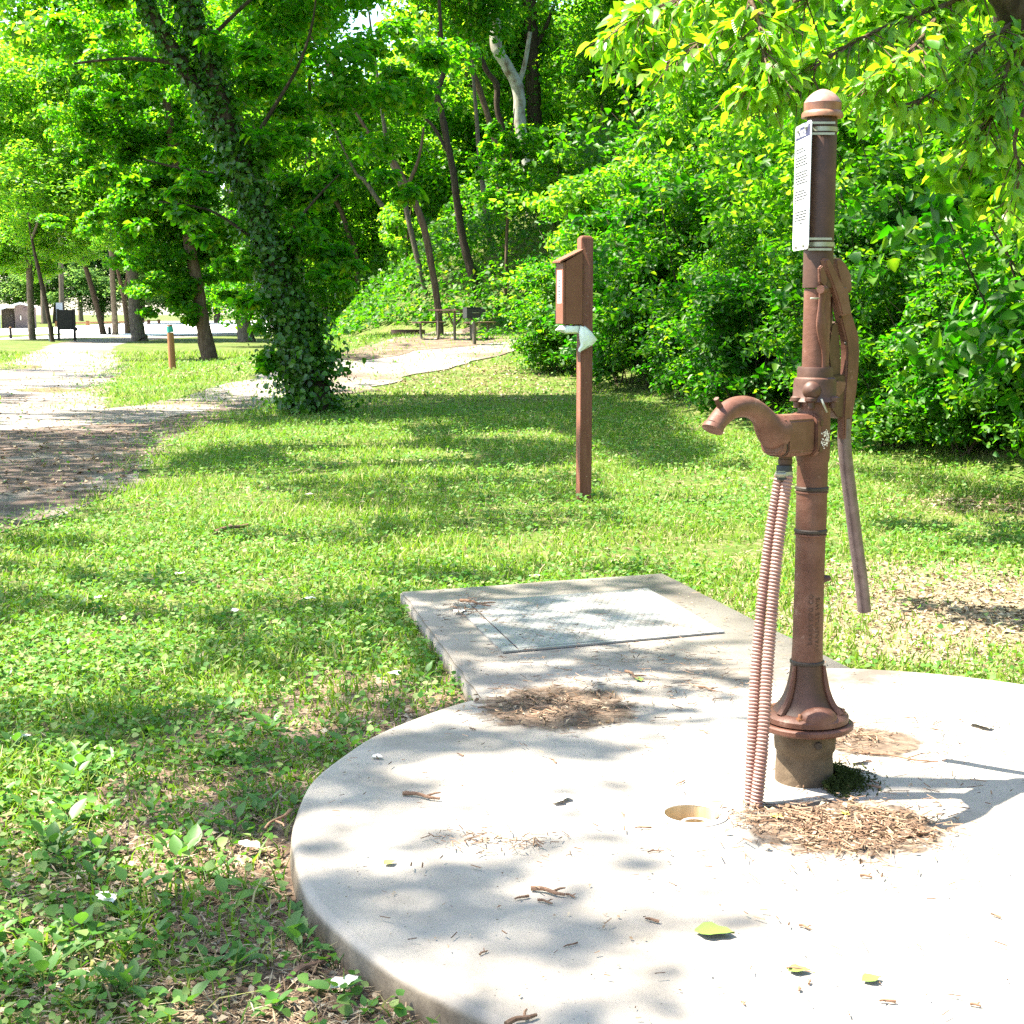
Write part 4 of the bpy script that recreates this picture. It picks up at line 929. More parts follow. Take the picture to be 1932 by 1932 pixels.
LEFT = [
 ('slim grey tree beside the dark bulletin board and the toilet building', [(61, 641, 14), (57, 560, 12), (55, 490, 12), (58, 430, 11), (66, 390, 8), (80, 350, 5)], 'bark', [(lw1, (1, 0, 4), 1.25, .3), (lw2, (-4, 2, 1), .9, 1.3)], [[(58, 430, 8), (48, 390, 5), (38, 350, 3)]]),
 ('thin leaning tree wrapped in leaves right behind the grey utility box', [(100, 645, 9), (92, 600, 8), (82, 550, 8), (72, 505, 7), (60, 450, 5)], 'bark_dark', [(lw2, (-1, 1, 3.5), .9, 2.3)], []),
 ('dark slender tree leaning toward the bulletin board', [(196, 632, 12), (186, 590, 10), (172, 540, 10), (160, 500, 9), (146, 472, 8), (125, 420, 6)], 'bark_dark', [(lw1, (0, 0, 5), 1.25, 1.1), (lw1, (-5, 3, 3), 1.0, 4)], []),
 ('slim straight grey tree beside the short bollard', [(218, 633, 13), (215, 580, 10), (212, 520, 10), (210, 470, 9), (205, 400, 7)], 'bark', [(lw1, (0, 1, 5), 1.3, 2.2)], []),
 ('forked brown tree just behind the thick grey trunk', [(243, 630, 14), (238, 590, 10), (233, 555, 10), (228, 535, 8), (222, 510, 6), (212, 470, 4)], 'bark_brown', [(lw1, (1, 2, 5), 1.1, 3.0)], [[(232, 553, 7), (239, 530, 6), (241, 500, 5), (243, 460, 3)]]),
 ('thick pale grey trunk at the fork of the gravel road', [(263, 643, 30), (256, 600, 23), (252, 550, 22), (249, 500, 21), (246, 430, 19), (244, 330, 15)], 'bark', [(lw2, (0, 0, 5), 1.35, .5), (lw1, (3, 3, 2), 1.0, 5)], []),
 ('stout grey trunk behind the ivy covered leaning tree', [(466, 645, 34), (458, 600, 26), (450, 550, 25), (445, 505, 25), (440, 430, 22), (436, 330, 18)], 'bark', [(cr1, (0, 0, 3), 1.1, .9), (cr3, (-3, 2, 0), .9, 2)], []),
]
LROOT = []
for i, (lb, pts, mt, cw, fk) in enumerate(LEFT):
    LROOT.append(px_tree('tree', pts, 0, lb, 'tree', M[mt], cw, forks=fk, seed=30 + i, top=3))
for i, (x, y, w_) in enumerate(((153, 606, 10), (118, 612, 12), (84, 611, 13))):
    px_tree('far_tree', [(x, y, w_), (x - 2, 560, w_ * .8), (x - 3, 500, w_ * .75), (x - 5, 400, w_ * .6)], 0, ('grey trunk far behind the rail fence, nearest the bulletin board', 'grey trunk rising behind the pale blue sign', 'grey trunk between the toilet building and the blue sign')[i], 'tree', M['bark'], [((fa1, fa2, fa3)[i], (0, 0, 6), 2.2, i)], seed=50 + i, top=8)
for px, py, Y_, sc, k in ((40, 415, 76, .62, 0), (95, 440, 70, .5, 1), (20, 330, 80, .8, 1), (110, 350, 82, .8, 0), (165, 405, 90, .62, 1), (215, 440, 88, .5, 0), (250, 395, 80, .55, 1), (190, 330, 92, .8, 0), (285, 440, 74, .42, 1), (-5, 480, 72, .45, 0), (70, 500, 84, .35, 1), (150, 470, 95, .4, 0), (300, 350, 80, .7, 0)):
    p_ = at(px, py, Y_); root, PT = min(LROOT, key=lambda q: abs((q[1][0].x / q[1][0].y) - p_.x / p_.y)); p_ = at(px, py, PT[0].y - 1 + (k * 3))
    near_ = min(PT, key=lambda q: abs(q.z - p_.z + 1)); trunk_mb([near_, near_.lerp(p_, .5) + Vector((0, 0, .3)), p_], [.07, .05, .02], 4, 6, seed=int(px + 400)).build('branch', M['bark'], root)
    add_crown(root, (lw1, lw2)[k], p_, sc, px * .1, sc * .75)
# treeline beyond the parking lot
rng = np.random.default_rng(31)
for i in range(19):
    x = -130 + i * 6.6 + rng.uniform(-2, 2); y = 185 + rng.uniform(-8, 22) + (i % 2) * 16
    h_ = rng.uniform(15, 24)
    t_ = thing('treeline_tree', (x, y, 0), 'hazy green broadleaf tree in the wall of trees beyond the parking lot', 'tree', 'trees beyond the parking lot')
    trunk_mb([(x, y, -.2), (x + .4, y, h_ * .3), (x + rng.normal() * .8, y, h_ * .75)], [.45, .36, .18], 4, 8, seed=i).build('trunk', M['bark'], t_)
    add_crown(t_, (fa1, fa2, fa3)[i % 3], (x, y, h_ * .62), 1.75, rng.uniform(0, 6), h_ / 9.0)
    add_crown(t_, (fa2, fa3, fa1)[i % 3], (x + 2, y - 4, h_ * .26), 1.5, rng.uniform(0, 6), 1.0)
# shade trees out to the left that throw the dappled shade
def soft(poly, x, y, n=10, j=.35, seed=1):
    r = np.random.default_rng(seed); a = 0
    for k in range(n): a = a + inpoly(x + r.normal() * j, y + r.normal() * j, poly)
    return a / n
def cov_slab2(x, y):
    w_ = np.clip((.55 - x + .12 * (y - 3)) / .5, 0, 1) * np.clip((4.75 - y) / .4, 0, 1); f = fnoise(x * 3.0, y * 8.5, 1.0, 51) + .4 * fnoise(x * 7, y * 16, 1.0, 52)
    return np.maximum(cov_slab(x, y), .85 * w_ * np.clip(.5 + f * 1.6, 0, 1))
def gpoly(pts, z=0.0): return [tuple(gp(*p, z))[:2] for p in pts]
SLABSHADE = [(640, 1500, 70, 16), (760, 1490, 90, 14), (850, 1520, 60, 12), (700, 1560, 60, 12), (640, 1600, 60, 14), (760, 1600, 70, 12), (860, 1580, 60, 10), (700, 1650, 80, 26), (820, 1660, 80, 20), (900, 1640, 60, 14), (960, 1690, 50, 10),
             (1080, 1490, 40, 7), (1180, 1485, 45, 7), (1120, 1545, 40, 7), (1190, 1590, 45, 8), (1240, 1640, 40, 9), (1290, 1745, 80, 14), (1400, 1742, 70, 14), (1200, 1790, 60, 14), (1130, 1820, 60, 12), (1280, 1840, 60, 16), (1090, 1760, 40, 8), (1180, 1900, 80, 18), (1330, 1905, 50, 12), (980, 1850, 40, 10),
             (820, 1392, 60, 8), (930, 1398, 50, 7), (760, 1440, 60, 9), (1060, 1590, 40, 6), (590, 1540, 40, 20), (600, 1660, 40, 20), (1010, 1640, 50, 7), (920, 1520, 40, 6), (1450, 1590, 50, 7), (1360, 1640, 45, 7)]
def cov_slab(x, y):
    c_ = np.zeros_like(x)
    for px, py, w_, h_ in SLABSHADE:
        g_ = gp(px, py, ZT); sx = w_ / FPX * g_.y * .95; sy = abs(gp(px, py - h_, ZT).y - g_.y) * 1.0
        c_ = np.maximum(c_, np.exp(-(((x - g_.x) / sx) ** 2 + ((y - g_.y) / sy) ** 2) * .9))
    return c_
RECTZ = gpoly([(740, 1120), (1250, 1082), (1320, 1120), (1180, 1118), (1020, 1135), (870, 1150), (950, 1235), (1080, 1228), (1300, 1210), (1420, 1190), (1420, 1215), (1200, 1262), (900, 1290), (830, 1230)], ZT)
HATZ = gpoly([(1040, 1165), (1190, 1140), (1280, 1170), (1200, 1190), (1090, 1215), (960, 1215), (950, 1190)], ZT)
def cov_pad(x, y): return np.maximum(.58 * soft(RECTZ, x, y, 12, .07), .5 * soft(HATZ, x, y, 12, .08)) * (.75 + .5 * (fnoise(x, y, 7, 31) > -.2))
def cov_corner(x, y):
    inside = (np.hypot(x - CC.x, y - CC.y) > CR) & (x < .2)
    return inside * .85 * (fnoise(x, y * 1.6, 5.5, 33) + .12 > 0)
BAND = gpoly([(600, 800), (640, 735), (760, 715), (980, 690), (1050, 700), (1180, 760), (1340, 850), (1250, 905), (1120, 830), (960, 800), (820, 790), (700, 800)])
def cov_lawn(x, y):
    f = fnoise(x * .75, y * 1.15, 2.6, 35) + .45 * fnoise(x, y, 7.5, 36)
    c_ = .9 * (f > .02) * (x < 1.0 - .02 * y) * (~inpoly(x, y, ROAD2))
    c_ = c_ * np.where((y > 4.9) & (y < 6.3) & (x < -.4), .55, 1)
    return c_
def cov_band(x, y): return np.maximum(soft(BAND, x, y, 10, .25), .8 * (fnoise(x, y, 2.2, 38) > .1) * (y < 21) * (x > -3.2) * (x < 2.2)) * (.8 + .4 * (fnoise(x, y, 6, 37) > -.35))
def cov_thicket(x, y):
    f = fnoise(x * .8, y * .7, 1.1, 44) + .45 * fnoise(x, y, 3.5, 45)
    return .85 * (f > -.16) * (x > 3.1 - .05 * (y - 11))
def cov_road(x, y):
    near = np.clip((21 - y) / 5, 0, 1); f = fnoise(x * .6, y * .9, 2.2, 39) + .4 * fnoise(x, y * 1.4, 6, 40)
    return np.where(f > .22 - .75 * near, .95, 0) * (x < -2.0) * inpoly(x, y, ROAD2)
def shade_tree(lb, cov, box, dens, hz, seed, trunk, L=.13, extra=(), nbr=5):
    """an unseen roadside tree; its leaves are laid out up-sun to shade the given patch of ground"""
    r = np.random.default_rng(seed); x0, x1, y0, y1 = box; n = int((x1 - x0) * (y1 - y0) * dens)
    x = r.uniform(x0, x1, n); y = r.uniform(y0, y1, n); k = r.random(n) < cov(x, y); x, y = x[k], y[k]
    for a0, a1, b0, b1, m_ in extra: x = np.r_[x, r.uniform(a0, a1, m_)]; y = np.r_[y, r.uniform(b0, b1, m_)]
    h = r.uniform(*hz, len(x)) + .4 * fnoise(x, y, 2, seed)
    P = np.stack([x + LIGHT.x / LIGHT.z * h, y + LIGHT.y / LIGHT.z * h, h], 1)  # crown shaped by its shade: leaves pushed back along the sun direction
    t_ = thing('shade_tree', trunk, lb, 'tree', 'tall trees along the road side')
    T = Vector(trunk); c_ = Vector(P.mean(0))
    trunk_mb([T + Vector((0, 0, -.2)), T + Vector((.1, 0, 3)), T.lerp(c_, .5) + Vector((0, 0, 1.5)), c_], [.3, .24, .05, .008], 4, 10, seed=seed).build('trunk', M['bark'], t_)
    for i in r.integers(0, len(P), nbr):
        q = Vector(P[i]); a_ = T.lerp(c_, .5) + Vector((0, 0, 1.5)); trunk_mb([a_, a_.lerp(q, .5) + Vector((0, 0, .25)), q], [.025, .015, .005], 4, 6, seed=int(i)).build('branch', M['bark'], t_)
    N = r.normal(size=P.shape) * .45 + np.array([-.2, 0, 1]); V, F = leaves(P - np.array(trunk), N, L * r.uniform(.6, 1.3, len(P)), r, .66, False)
    link('crown', quick('crown', V, F), M['leaf'], t_)
shade_tree('tall roadside tree whose boughs dapple the round pad', cov_slab2, (-.8, 1.6, 2.2, 5.0), 900, (10, 13), 101, (-12.5, 4.2, 0), .12, ((.93, 1.27, 3.94, 4.02, 110),), 0)
shade_tree('tall roadside tree shading the square pad and hatch', cov_pad, (-.8, 1.4, 4.6, 7.6), 480, (9, 11.5), 102, (-11.5, 8.8, 0), .12, (), 0)
shade_tree('tall roadside tree shading the weedy corner beside the round pad', cov_corner, (-2.6, .2, 1.5, 5.0), 330, (9, 11), 103, (-9.5, 1.2, 0))
shade_tree('tall roadside tree shading the middle of the lawn', cov_lawn, (-5.5, 1.0, 4.6, 14.5), 230, (7, 9.5), 104, (-11, 10.5, 0), .14)
shade_tree('tall roadside tree shading the lawn by the dispenser post', cov_band, (-3.4, 3.2, 13, 24), 420, (8.5, 11), 105, (-12, 21, 0), .15)
shade_tree('tall tree arching over the thicket and shading its foot', cov_thicket, (2.2, 11, 10, 30), 110, (8.5, 11.5), 107, (7.5, 19, 2.5), .19, (), 0)
shade_tree('tall roadside tree shading the near bend of the gravel road', cov_road, (-14, -2, 9, 38), 240, (10, 13), 106, (-18, 17, 0), .16)

# forest trunks on the bank
FOREST = [
 ([(824, 562, 13), (800, 430, 13), (768, 353, 12), (735, 293, 10), (707, 270, 7)], 44, 'bark_brown', 'brown bent trunk rising behind the picnic table', [[(768, 353, 8), (790, 300, 6), (800, 240, 4)]], [(cr1, (0, 0, 3), .8, 1)]),
 ([(800, 540, 10), (771, 417, 10), (757, 350, 11), (738, 300, 10), (725, 240, 7)], 50, 'bark', 'grey trunk close beside the brown bent one behind the picnic table', [], [(cr2, (-1, 1, 3), .8, 2)]),
 ([(893, 527, 18), (877, 467, 15), (866, 407, 14), (856, 330, 13), (846, 280, 12), (832, 205, 13), (826, 175, 10), (838, 130, 9), (832, 60, 7)], 48, 'bark_dark', 'straight dark trunk above the park grill', [[(832, 205, 8), (812, 180, 6), (790, 165, 4), (760, 150, 3)], [(846, 290, 7), (818, 240, 6), (790, 215, 5), (760, 205, 3)]], [(cr3, (0, 0, 3.5), .9, 3)]),
 ([(940, 530, 17), (927, 467, 14), (921, 430, 12), (915, 380, 11), (905, 300, 9)], 52, 'bark', 'grey trunk half hidden by leaves next to the straight dark one', [], [(cr1, (0, 0, 3), .8, 4)]),
 ([(1000, 330, 22), (983, 245, 22), (976, 165, 22), (953, 120, 22), (936, 85, 21), (934, 35, 20), (925, -10, 19)], 56, 'sycamore', 'pale mottled sycamore trunk curving up the bank', [[(976, 165, 12), (990, 120, 9), (1000, 60, 7)]], [(li2, (0, 0, 4), .9, 5)]),
 ([(1016, 330, 26), (1010, 250, 26), (1004, 97, 26), (998, 0, 25)], 62, 'bark_dark', 'thick dark trunk behind the mottled sycamore', [[(1012, 90, 9), (1030, 50, 7), (1045, 10, 6)]], [(cr2, (2, 0, 4), .9, 6)]),
 ([(940, 300, 12), (924, 233, 11), (904, 167, 11), (884, 117, 10), (864, 50, 9), (846, -10, 8)], 54, 'bark_brown', 'slender leaning brown trunk close to the sycamore', [], [(cr3, (0, 0, 4), .8, 7)]),
 ([(950, 260, 11), (938, 207, 11), (937, 160, 11), (918, 133, 10), (892, 70, 9), (888, 30, 7)], 58, 'bark_dark', 'crooked dark trunk between the leaning brown one and the sycamore', [], [(cr1, (1, 0, 4), .7, 8)]),
 ([(905, 240, 10), (898, 210, 10), (885, 150, 9), (872, 110, 7)], 64, 'bark', 'pale grey slim trunk seen through leaves left of the sycamore', [], [(cr2, (0, 0, 4), .8, 9)]),
 ([(765, 440, 9), (751, 427, 9), (717, 383, 9), (687, 340, 8), (665, 315, 5)], 60, 'bark', 'bare grey trunk leaning steeply over the bank', [], [(cr3, (-1, 0, 3), .6, 1.5)]),
 ([(672, 480, 10), (660, 450, 9), (644, 400, 9), (628, 370, 8), (610, 340, 5)], 62, 'bark_brown', 'brown leaning trunk at the low end of the wooded bank', [], [(cr1, (0, 0, 4), .8, 2.5)]),
 ([(880, 240, 9), (868, 205, 8), (845, 150, 8), (836, 115, 6)], 66, 'bark_brown', 'thin brown trunk high on the bank above the straight dark one', [], [(cr2, (0, 0, 4), .8, 3.5)]),
]
for i, (pts, Y, mt, lb, fk, cw) in enumerate(FOREST):
    px_tree('forest_tree', pts, Y, lb, 'tree', M[mt], cw, base_ground=False, forks=fk, seed=70 + i, top=4)
rng = np.random.default_rng(41); n = 0
for gx in range(11):
    for gy in range(6):
        x = -27 + gx * 6.6 + rng.uniform(-2.4, 2.4); y = 62 + gy * 12 + rng.uniform(-4, 4)
        d = float(bank(x, y))
        if d < -1 or abs(x / y) > .5: continue
        z = float(terr(x, y)); h_ = rng.uniform(9, 15)
        t_ = thing('bank_tree', (x, y, z), 'leafy broadleaf tree deep in the woods on the bank', 'tree', 'trees filling the wooded bank')
        trunk_mb([(x, y, z - .3), (x + rng.normal() * .5, y, z + h_ * .5), (x + rng.normal(), y, z + h_)], [.2, .15, .06], 4, 8, seed=n).build('trunk', M[('bark', 'bark_brown', 'bark_dark')[n % 3]], t_)
        add_crown(t_, (li1, li2, cr3, li1, li2, li3)[n % 6], (x, y, z + h_ * .72), rng.uniform(.95, 1.25), rng.uniform(0, 6), rng.uniform(1.0, 1.35))
        add_crown(t_, (li2, cr1, li3, cr2)[n % 4], (x + rng.normal(), y - 1.5, z + h_ * .28), rng.uniform(.8, 1.0), rng.uniform(0, 6), .8); n += 1
sap = [crown_mesh('crown', 300 + k, 2300, (1.7, 1.5, 2.3), .21, k=34, cl=.22, flat=.5) for k in range(3)]
for k, m_ in enumerate(sap): m_.materials.append(M[('leaf_light', 'leaf', 'leaf_light')[k]])
rng = np.random.default_rng(43)
for i in range(15):
    px = 600 + (i * 89) % 620 + rng.uniform(-20, 20); Y_ = rng.uniform(38, 58); x = (px - 966) / FPX * Y_
    d = float(bank(x, Y_))
    if d < 2.0: continue
    z = float(terr(x, Y_)); h_ = rng.uniform(3.0, 6.0)
    t_ = thing('sapling', (x, Y_, z), 'young bright leaved sapling among the trunks on the bank', 'tree', 'saplings among the trunks on the bank')
    trunk_mb([(x, Y_, z - .2), (x + .1, Y_, z + h_ * .5), (x + .3, Y_, z + h_)], [.06, .045, .015], 4, 7, seed=200 + i).build('trunk', M['bark_brown'], t_)
    add_crown(t_, sap[i % 3], (x, Y_, z + h_ * .68), rng.uniform(.7, 1.1), rng.uniform(0, 6), rng.uniform(.8, 1.2))
# undergrowth on the bank
rng = np.random.default_rng(42); n = 330000
Y = np.exp(rng.uniform(math.log(30), math.log(105), n)); X = rng.uniform(-.36, .42, n) * Y
d = bank(X, Y)
hgt = (1.15 + .85 * fnoise(X, Y, .9, 3)) * np.clip((d - .2) / 2.2, .2, 1.5)
keep = (d > .55 + .4 * fnoise(X, Y, 1.3, 8)); X, Y, hgt = X[keep], Y[keep], hgt[keep]
Z = terr(X, Y) + np.clip(hgt, .15, 3) * rng.random(len(X)) ** .5
P = np.stack([X, Y, Z], 1); N = rng.normal(size=P.shape) * .6 + np.array([-.1, -.25, .8])
V, F = leaves(P, N, (.11 + .0014 * Y) * rng.uniform(.6, 1.4, len(P)), rng)
tag(link('undergrowth', quick('undergrowth', V, F), M['shrub']), kind='stuff')

# ------------------------------------------------------------------ thicket
def shrub_mesh(seed, n, L):
    rng = np.random.default_rng(seed); P = []; N = []
    for k in range(46):
        q = rng.uniform(0, 6.28); z = rng.uniform(.25, 2.75); rr_ = (1.12 - .12 * z if z > 1 else 1.0) * rng.uniform(.35, 1.0)
        c_ = (rr_ * math.cos(q), rr_ * math.sin(q), z); s_ = rng.uniform(.25, .46)
        p, d = ell(rng, n // 46, c_, (s_ * 1.15, s_ * 1.15, s_ * .7), .25); P.append(p); N.append(d)
    for k in range(26):
        q = rng.uniform(0, 6.28); z0 = rng.uniform(.6, 2.6); L1 = rng.uniform(.5, 1.1); t = rng.random((70, 1)); d_ = np.array([math.cos(q), math.sin(q), 0]); r0 = rng.uniform(.5, .95)
        pt = d_ * (r0 + L1 * t) + np.array([0, 0, z0]) + np.array([0, 0, 1.]) * (L1 * (.75 * t - .75 * t * t)) + rng.normal(size=(70, 3)) * (.045 + .03 * (1 - t)); P.append(pt); N.append(rng.normal(size=(70, 3)) * .5)
    P = np.concatenate(P); N = np.concatenate(N) * .6 + np.array([0, 0, .65]) + rng.normal(size=P.shape) * .5
    P[:, 2] = np.abs(P[:, 2] - .03) + .03
    V, F = leaves(P, N, L * rng.uniform(.55, 1.3, len(P)), rng, .58, True, droop=.2)
    return quick('foliage', V, F)
def stems_mesh(seed):
    r = np.random.default_rng(seed); m = MB()
    for k in range(11):
        q = r.uniform(0, 6.28); e = r.uniform(.5, 1.3); a = Vector((r.normal() * .15, r.normal() * .15, -.1)); b = Vector((math.cos(q) * e, math.sin(q) * e, r.uniform(1.6, 3.0)))
        c_ = a.lerp(b, .5) + Vector(r.normal(size=3) * .18)
        ps = catmull([a, c_, b], 4); m.tube(ps, list(np.linspace(.014, .004, len(ps))), 5, False)
    return m.mesh('stems')
shm = [shrub_mesh(s_, n_, l_) for s_, n_, l_ in ((1, 9500, .092), (2, 7000, .120), (3, 9000, .082))]; stm = [stems_mesh(s_) for s_ in (1, 2)]
for m_, k in zip(shm, ('shrub', 'shrub_big', 'shrub')): m_.materials.append(M[k])
for m_ in stm: m_.materials.append(M['bark_dark'])
shm2 = []
for s_ in (4, 5):
    m_ = shrub_mesh(s_, 8500, .105); m_.materials.append(M['leaf_light']); shm2.append(m_)
rng = np.random.default_rng(51); ns = 0
front = [(2080, 965), (1950, 925), (1840, 893), (1740, 872), (1640, 850), (1545, 826), (1450, 803), (1360, 786), (1275, 768), (1195, 750), (1130, 732), (1085, 708), (1062, 690), (1050, 676)]
SHR = ['dense green shrub at the front edge of the thicket', 'taller green shrub in the middle of the thicket', 'tall leafy shrub at the back of the thicket on the bank']
for row, (back, sc, num) in enumerate(((.62, .92, 22), (2.2, 1.25, 14), (4.8, 1.65, 11), (9.0, 2.1, 9))):
    for i in range(num):
        t = i / (num - 1) * (len(front) - 1); a = front[int(t)]; b = front[min(int(t) + 1, len(front) - 1)]; f = t - int(t)
        g_ = ground(a[0] + (b[0] - a[0]) * f, a[1] + (b[1] - a[1]) * f)
        dirb = Vector((g_.x, g_.y, 0)).normalized() * .55 + Vector((.75, .35, 0)); dirb.normalize()
        x = g_.x + dirb.x * back + rng.normal() * .25; y = g_.y + dirb.y * back + rng.normal() * .3
        s_ = sc * rng.uniform(.85, 1.15) * (1 if row else rng.uniform(.75, 1.1))
        o = thing('shrub', (x, y, float(terr(x, y)) - .04), SHR[min(row, 2)], 'shrub', ('front shrubs of the thicket', 'middle shrubs of the thicket', 'back shrubs of the thicket')[min(row, 2)], rng.uniform(0, 6.28))
        o.scale = (s_ * rng.uniform(.9, 1.15), s_ * rng.uniform(.9, 1.15), s_ * rng.uniform(.75, 1.25))
        link('foliage', (shm + shm2)[ns % 5] if row else shm[ns % 3], None, o); link('stems', stm[ns % 2], None, o); ns += 1

# ------------------------------------------------------------------ overhanging branch, big leaves
big = []
for s_ in range(4):
    r = np.random.default_rng(80 + s_); n_ = 7; m = MB(); vs = []; L_ = 1.0
    for i in range(n_):
        t = i / (n_ - 1); w_ = .33 * math.sin(math.pi * min(t ** .75, 1)) * (1 - .25 * t) + .001; dz = -.16 * t * t * (1 + .5 * s_ / 3); wv = .02 * math.sin(i * 2.1 + s_)
        vs += [(-w_, t, dz + w_ * .35 + wv), (0, t, dz), (w_, t, dz + w_ * .35 - wv)]
    fs = []
    for i in range(n_ - 1): b = i * 3; fs += [(b, b + 1, b + 4, b + 3), (b + 1, b + 2, b + 5, b + 4)]
    m.add(vs, fs, True); me = m.mesh('leaf'); me.materials.append(M['bigleaf']); big.append(me)
ov = thing('overhanging_tree', (5.2, 7.8, float(terr(5.2, 7.8))), 'tree whose big bright leaves hang over the pump from above', 'tree')
trunk_mb([(5.2, 7.8, -.1), (5.1, 7.8, 2.2), tuple(at(2010, 120, 7.6)), tuple(at(1900, -10, 7.4)), tuple(at(1800, -130, 7.2)), tuple(at(1600, -330, 7))], [.16, .14, .10, .085, .06, .03], 5, 12, seed=90).build('trunk', M['bark_dark'], ov)
rngb = np.random.default_rng(91)
BR = [[(1880, -30, 7.4), (1780, 10, 7.1), (1660, 55, 6.9), (1560, 110, 6.8), (1500, 160, 6.8)],
      [(1850, -60, 7.3), (1700, -40, 7.0), (1540, -10, 6.8), (1380, 50, 6.7), (1270, 110, 6.7)],
      [(1930, 30, 7.5), (1860, 80, 7.2), (1790, 150, 7.1), (1720, 200, 7.0)],
      [(1800, -120, 7.2), (1600, -90, 6.9), (1400, -40, 6.8), (1250, 10, 6.9), (1160, 60, 7.0)],
      [(1780, 10, 7.1), (1740, 70, 6.8), (1690, 120, 6.6), (1650, 150, 6.6)],
      [(1940, 40, 7.5), (1900, 130, 7.2), (1880, 200, 7.1), (1860, 250, 7.1)],
      [(1400, -40, 6.8), (1430, 40, 6.6), (1440, 110, 6.5), (1430, 150, 6.5)],
      [(1960, 140, 7.4), (1915, 260, 7.3), (1925, 330, 7.2), (1900, 400, 7.3)]]
leafspots = []
for bi, b in enumerate(BR):
    pts = catmull([tuple(at(*q)) for q in b], 8); m = MB(); m.tube([Vector(p) for p in pts], list(np.linspace(.013, .004, len(pts))), 6)
    for i in range(2, len(pts)):
        p = Vector(pts[i]); dd = (Vector(pts[i]) - Vector(pts[i - 1])).normalized()
        ntw = 3 if bi < 7 else 1
        for k in range(ntw):
            side = Vector(rngb.normal(size=3)); side.z = -abs(side.z) * .5; tw = (side.normalized() * .8 + dd * .6).normalized(); ln = rngb.uniform(.10, .26)
            m.tube([p, p + tw * ln * .5, p + tw * ln + Vector((0, 0, -.02))], [.004, .003, .002], 5)
            for j in range(rngb.integers(3, 6)):
                f = rngb.uniform(.25, 1.0); leafspots.append((p + tw * ln * f, (tw + Vector(rngb.normal(size=3) * .7) + Vector((0, 0, -.35))).normalized()))
    m.build('branch', M['bark_brown'], ov)
rngb.shuffle(leafspots)
leafspots.sort(key=lambda q: q[0].y)
def leaf_matrix(p, d, L_, roll):
    zup = Vector((0, 0, 1)) + Vector(rngb.normal(size=3) * .45); y = d; x = y.cross(zup).normalized(); z = x.cross(y)
    return Matrix.Translation(p) @ Matrix((x, y, z)).transposed().to_4x4() @ Matrix.Diagonal((L_, L_, L_, 1))
vis = [q for q in leafspots]
for i, (p, d) in enumerate(vis[:300]):
    o = link('leaf', big[i % 4], None, ov); o.matrix_local = Matrix.Translation(-Vector(ov.location)) @ leaf_matrix(p, d, rngb.uniform(.055, .102), 0)
rest = vis[300:]; VV = []; FF = []; nb_ = 0
for i, (p, d) in enumerate(rest):
    me = big[i % 4]; mt = Matrix.Translation(-Vector(ov.location)) @ leaf_matrix(p, d, rngb.uniform(.05, .10), 0)
    VV += [mt @ v.co for v in me.vertices]; FF += [tuple(k + nb_ for k in q.vertices) for q in me.polygons]; nb_ += len(me.vertices)
if rest:
    me = bpy.data.meshes.new('foliage'); me.from_pydata([tuple(v) for v in VV], [], FF); me.polygons.foreach_set('use_smooth', [True] * len(FF)); me.update()
    tag(link('foliage', me, M['bigleaf'], ov), kind='stuff')
leafcloud('upper_foliage', [(tuple(at(1750, -250, 7.5)), (1.2, 1.2, .5), 350), (tuple(at(1400, 40, 9.2)), (1.3, 1.0, .55), 450), (tuple(at(1800, 60, 9.4)), (1.2, 1.0, .8), 600), (tuple(at(1180, 40, 9.5)), (.7, .8, .5), 450), (tuple(at(1600, 150, 9.6)), (.9, .8, .4), 350), (tuple(at(1900, 330, 9)), (.5, .8, .8), 400)], .12, M['bigleaf'], ov, 8, aspect=.6)

# ------------------------------------------------------------------ lawn
def dirt_amt(x, y):
    dc = np.hypot(x - CC.x, y - CC.y) - CR
    a = np.clip(1.25 - dc / 1.5, 0, .9) * np.clip((4.5 - y) / .9, 0, 1) * (x < 1.2)
    a = np.maximum(a, .75 * np.clip(1.0 - np.hypot((x + .28) / .5, (y - 4.75) / .35), 0, 1) * 1.6)
    return np.clip(a + .25 * fnoise(x, y, 5, 6) * (a > 0.02), 0, 1)
def dry_amt(x, y):
    a = np.clip(1.35 - np.hypot((x - 2.35) / 1.25, (y - 6.7) / 1.35), 0, 1)
    b = np.clip(1.3 - np.hypot((x - 3.35) / .7, (y - 10.6) / .5), 0, 1)
    c_ = np.clip(1.3 - np.hypot((x + 1.0) / 2.6, (y - 27) / 4.5), 0, 1) * .9
    e = np.clip(1.2 - np.hypot((x + 7.5) / 3.0, (y - 31.5) / 2.2), 0, 1) * .8
    return np.clip(np.maximum.reduce([a, b, c_, e]), 0, 1)
def onpad(x, y, m=0.0):
    return (np.hypot(x - CC.x, y - CC.y) < CR + m) | inpoly(x, y, RECT)
def scatter(rng, n, y0, y1, x0=-.40, x1=.44, pad=.8):
    Y = np.exp(rng.uniform(math.log(y0), math.log(y1), n)); X = rng.uniform(0, 1, n) * ((x1 - x0) * Y + 2 * pad) + x0 * Y - pad
    e_ = np.clip(Y / 60, .1, .6); rd = inpoly(X + rng.normal(size=n) * e_, Y + rng.normal(size=n) * e_ * 1.6, ROAD2); k = ~(rd & (rng.random(n) < np.where((Y > 22) & (X > -6.5), .80, .985))) & ~onpad(X, Y, .01)
    dd = bank(X, Y)
    k &= dd < 1.0
    return X[k], Y[k]
rng = np.random.default_rng(61)
X, Y = scatter(rng, 560000, 2.0, 52)
keep = rng.random(len(X)) < np.clip(.58 + .7 * fnoise(X, Y, 2.2, 1) + .4 * fnoise(X, Y, 7, 2), .08, 1) * (1 - .93 * dirt_amt(X, Y)) * (1 - .90 * dry_amt(X, Y))
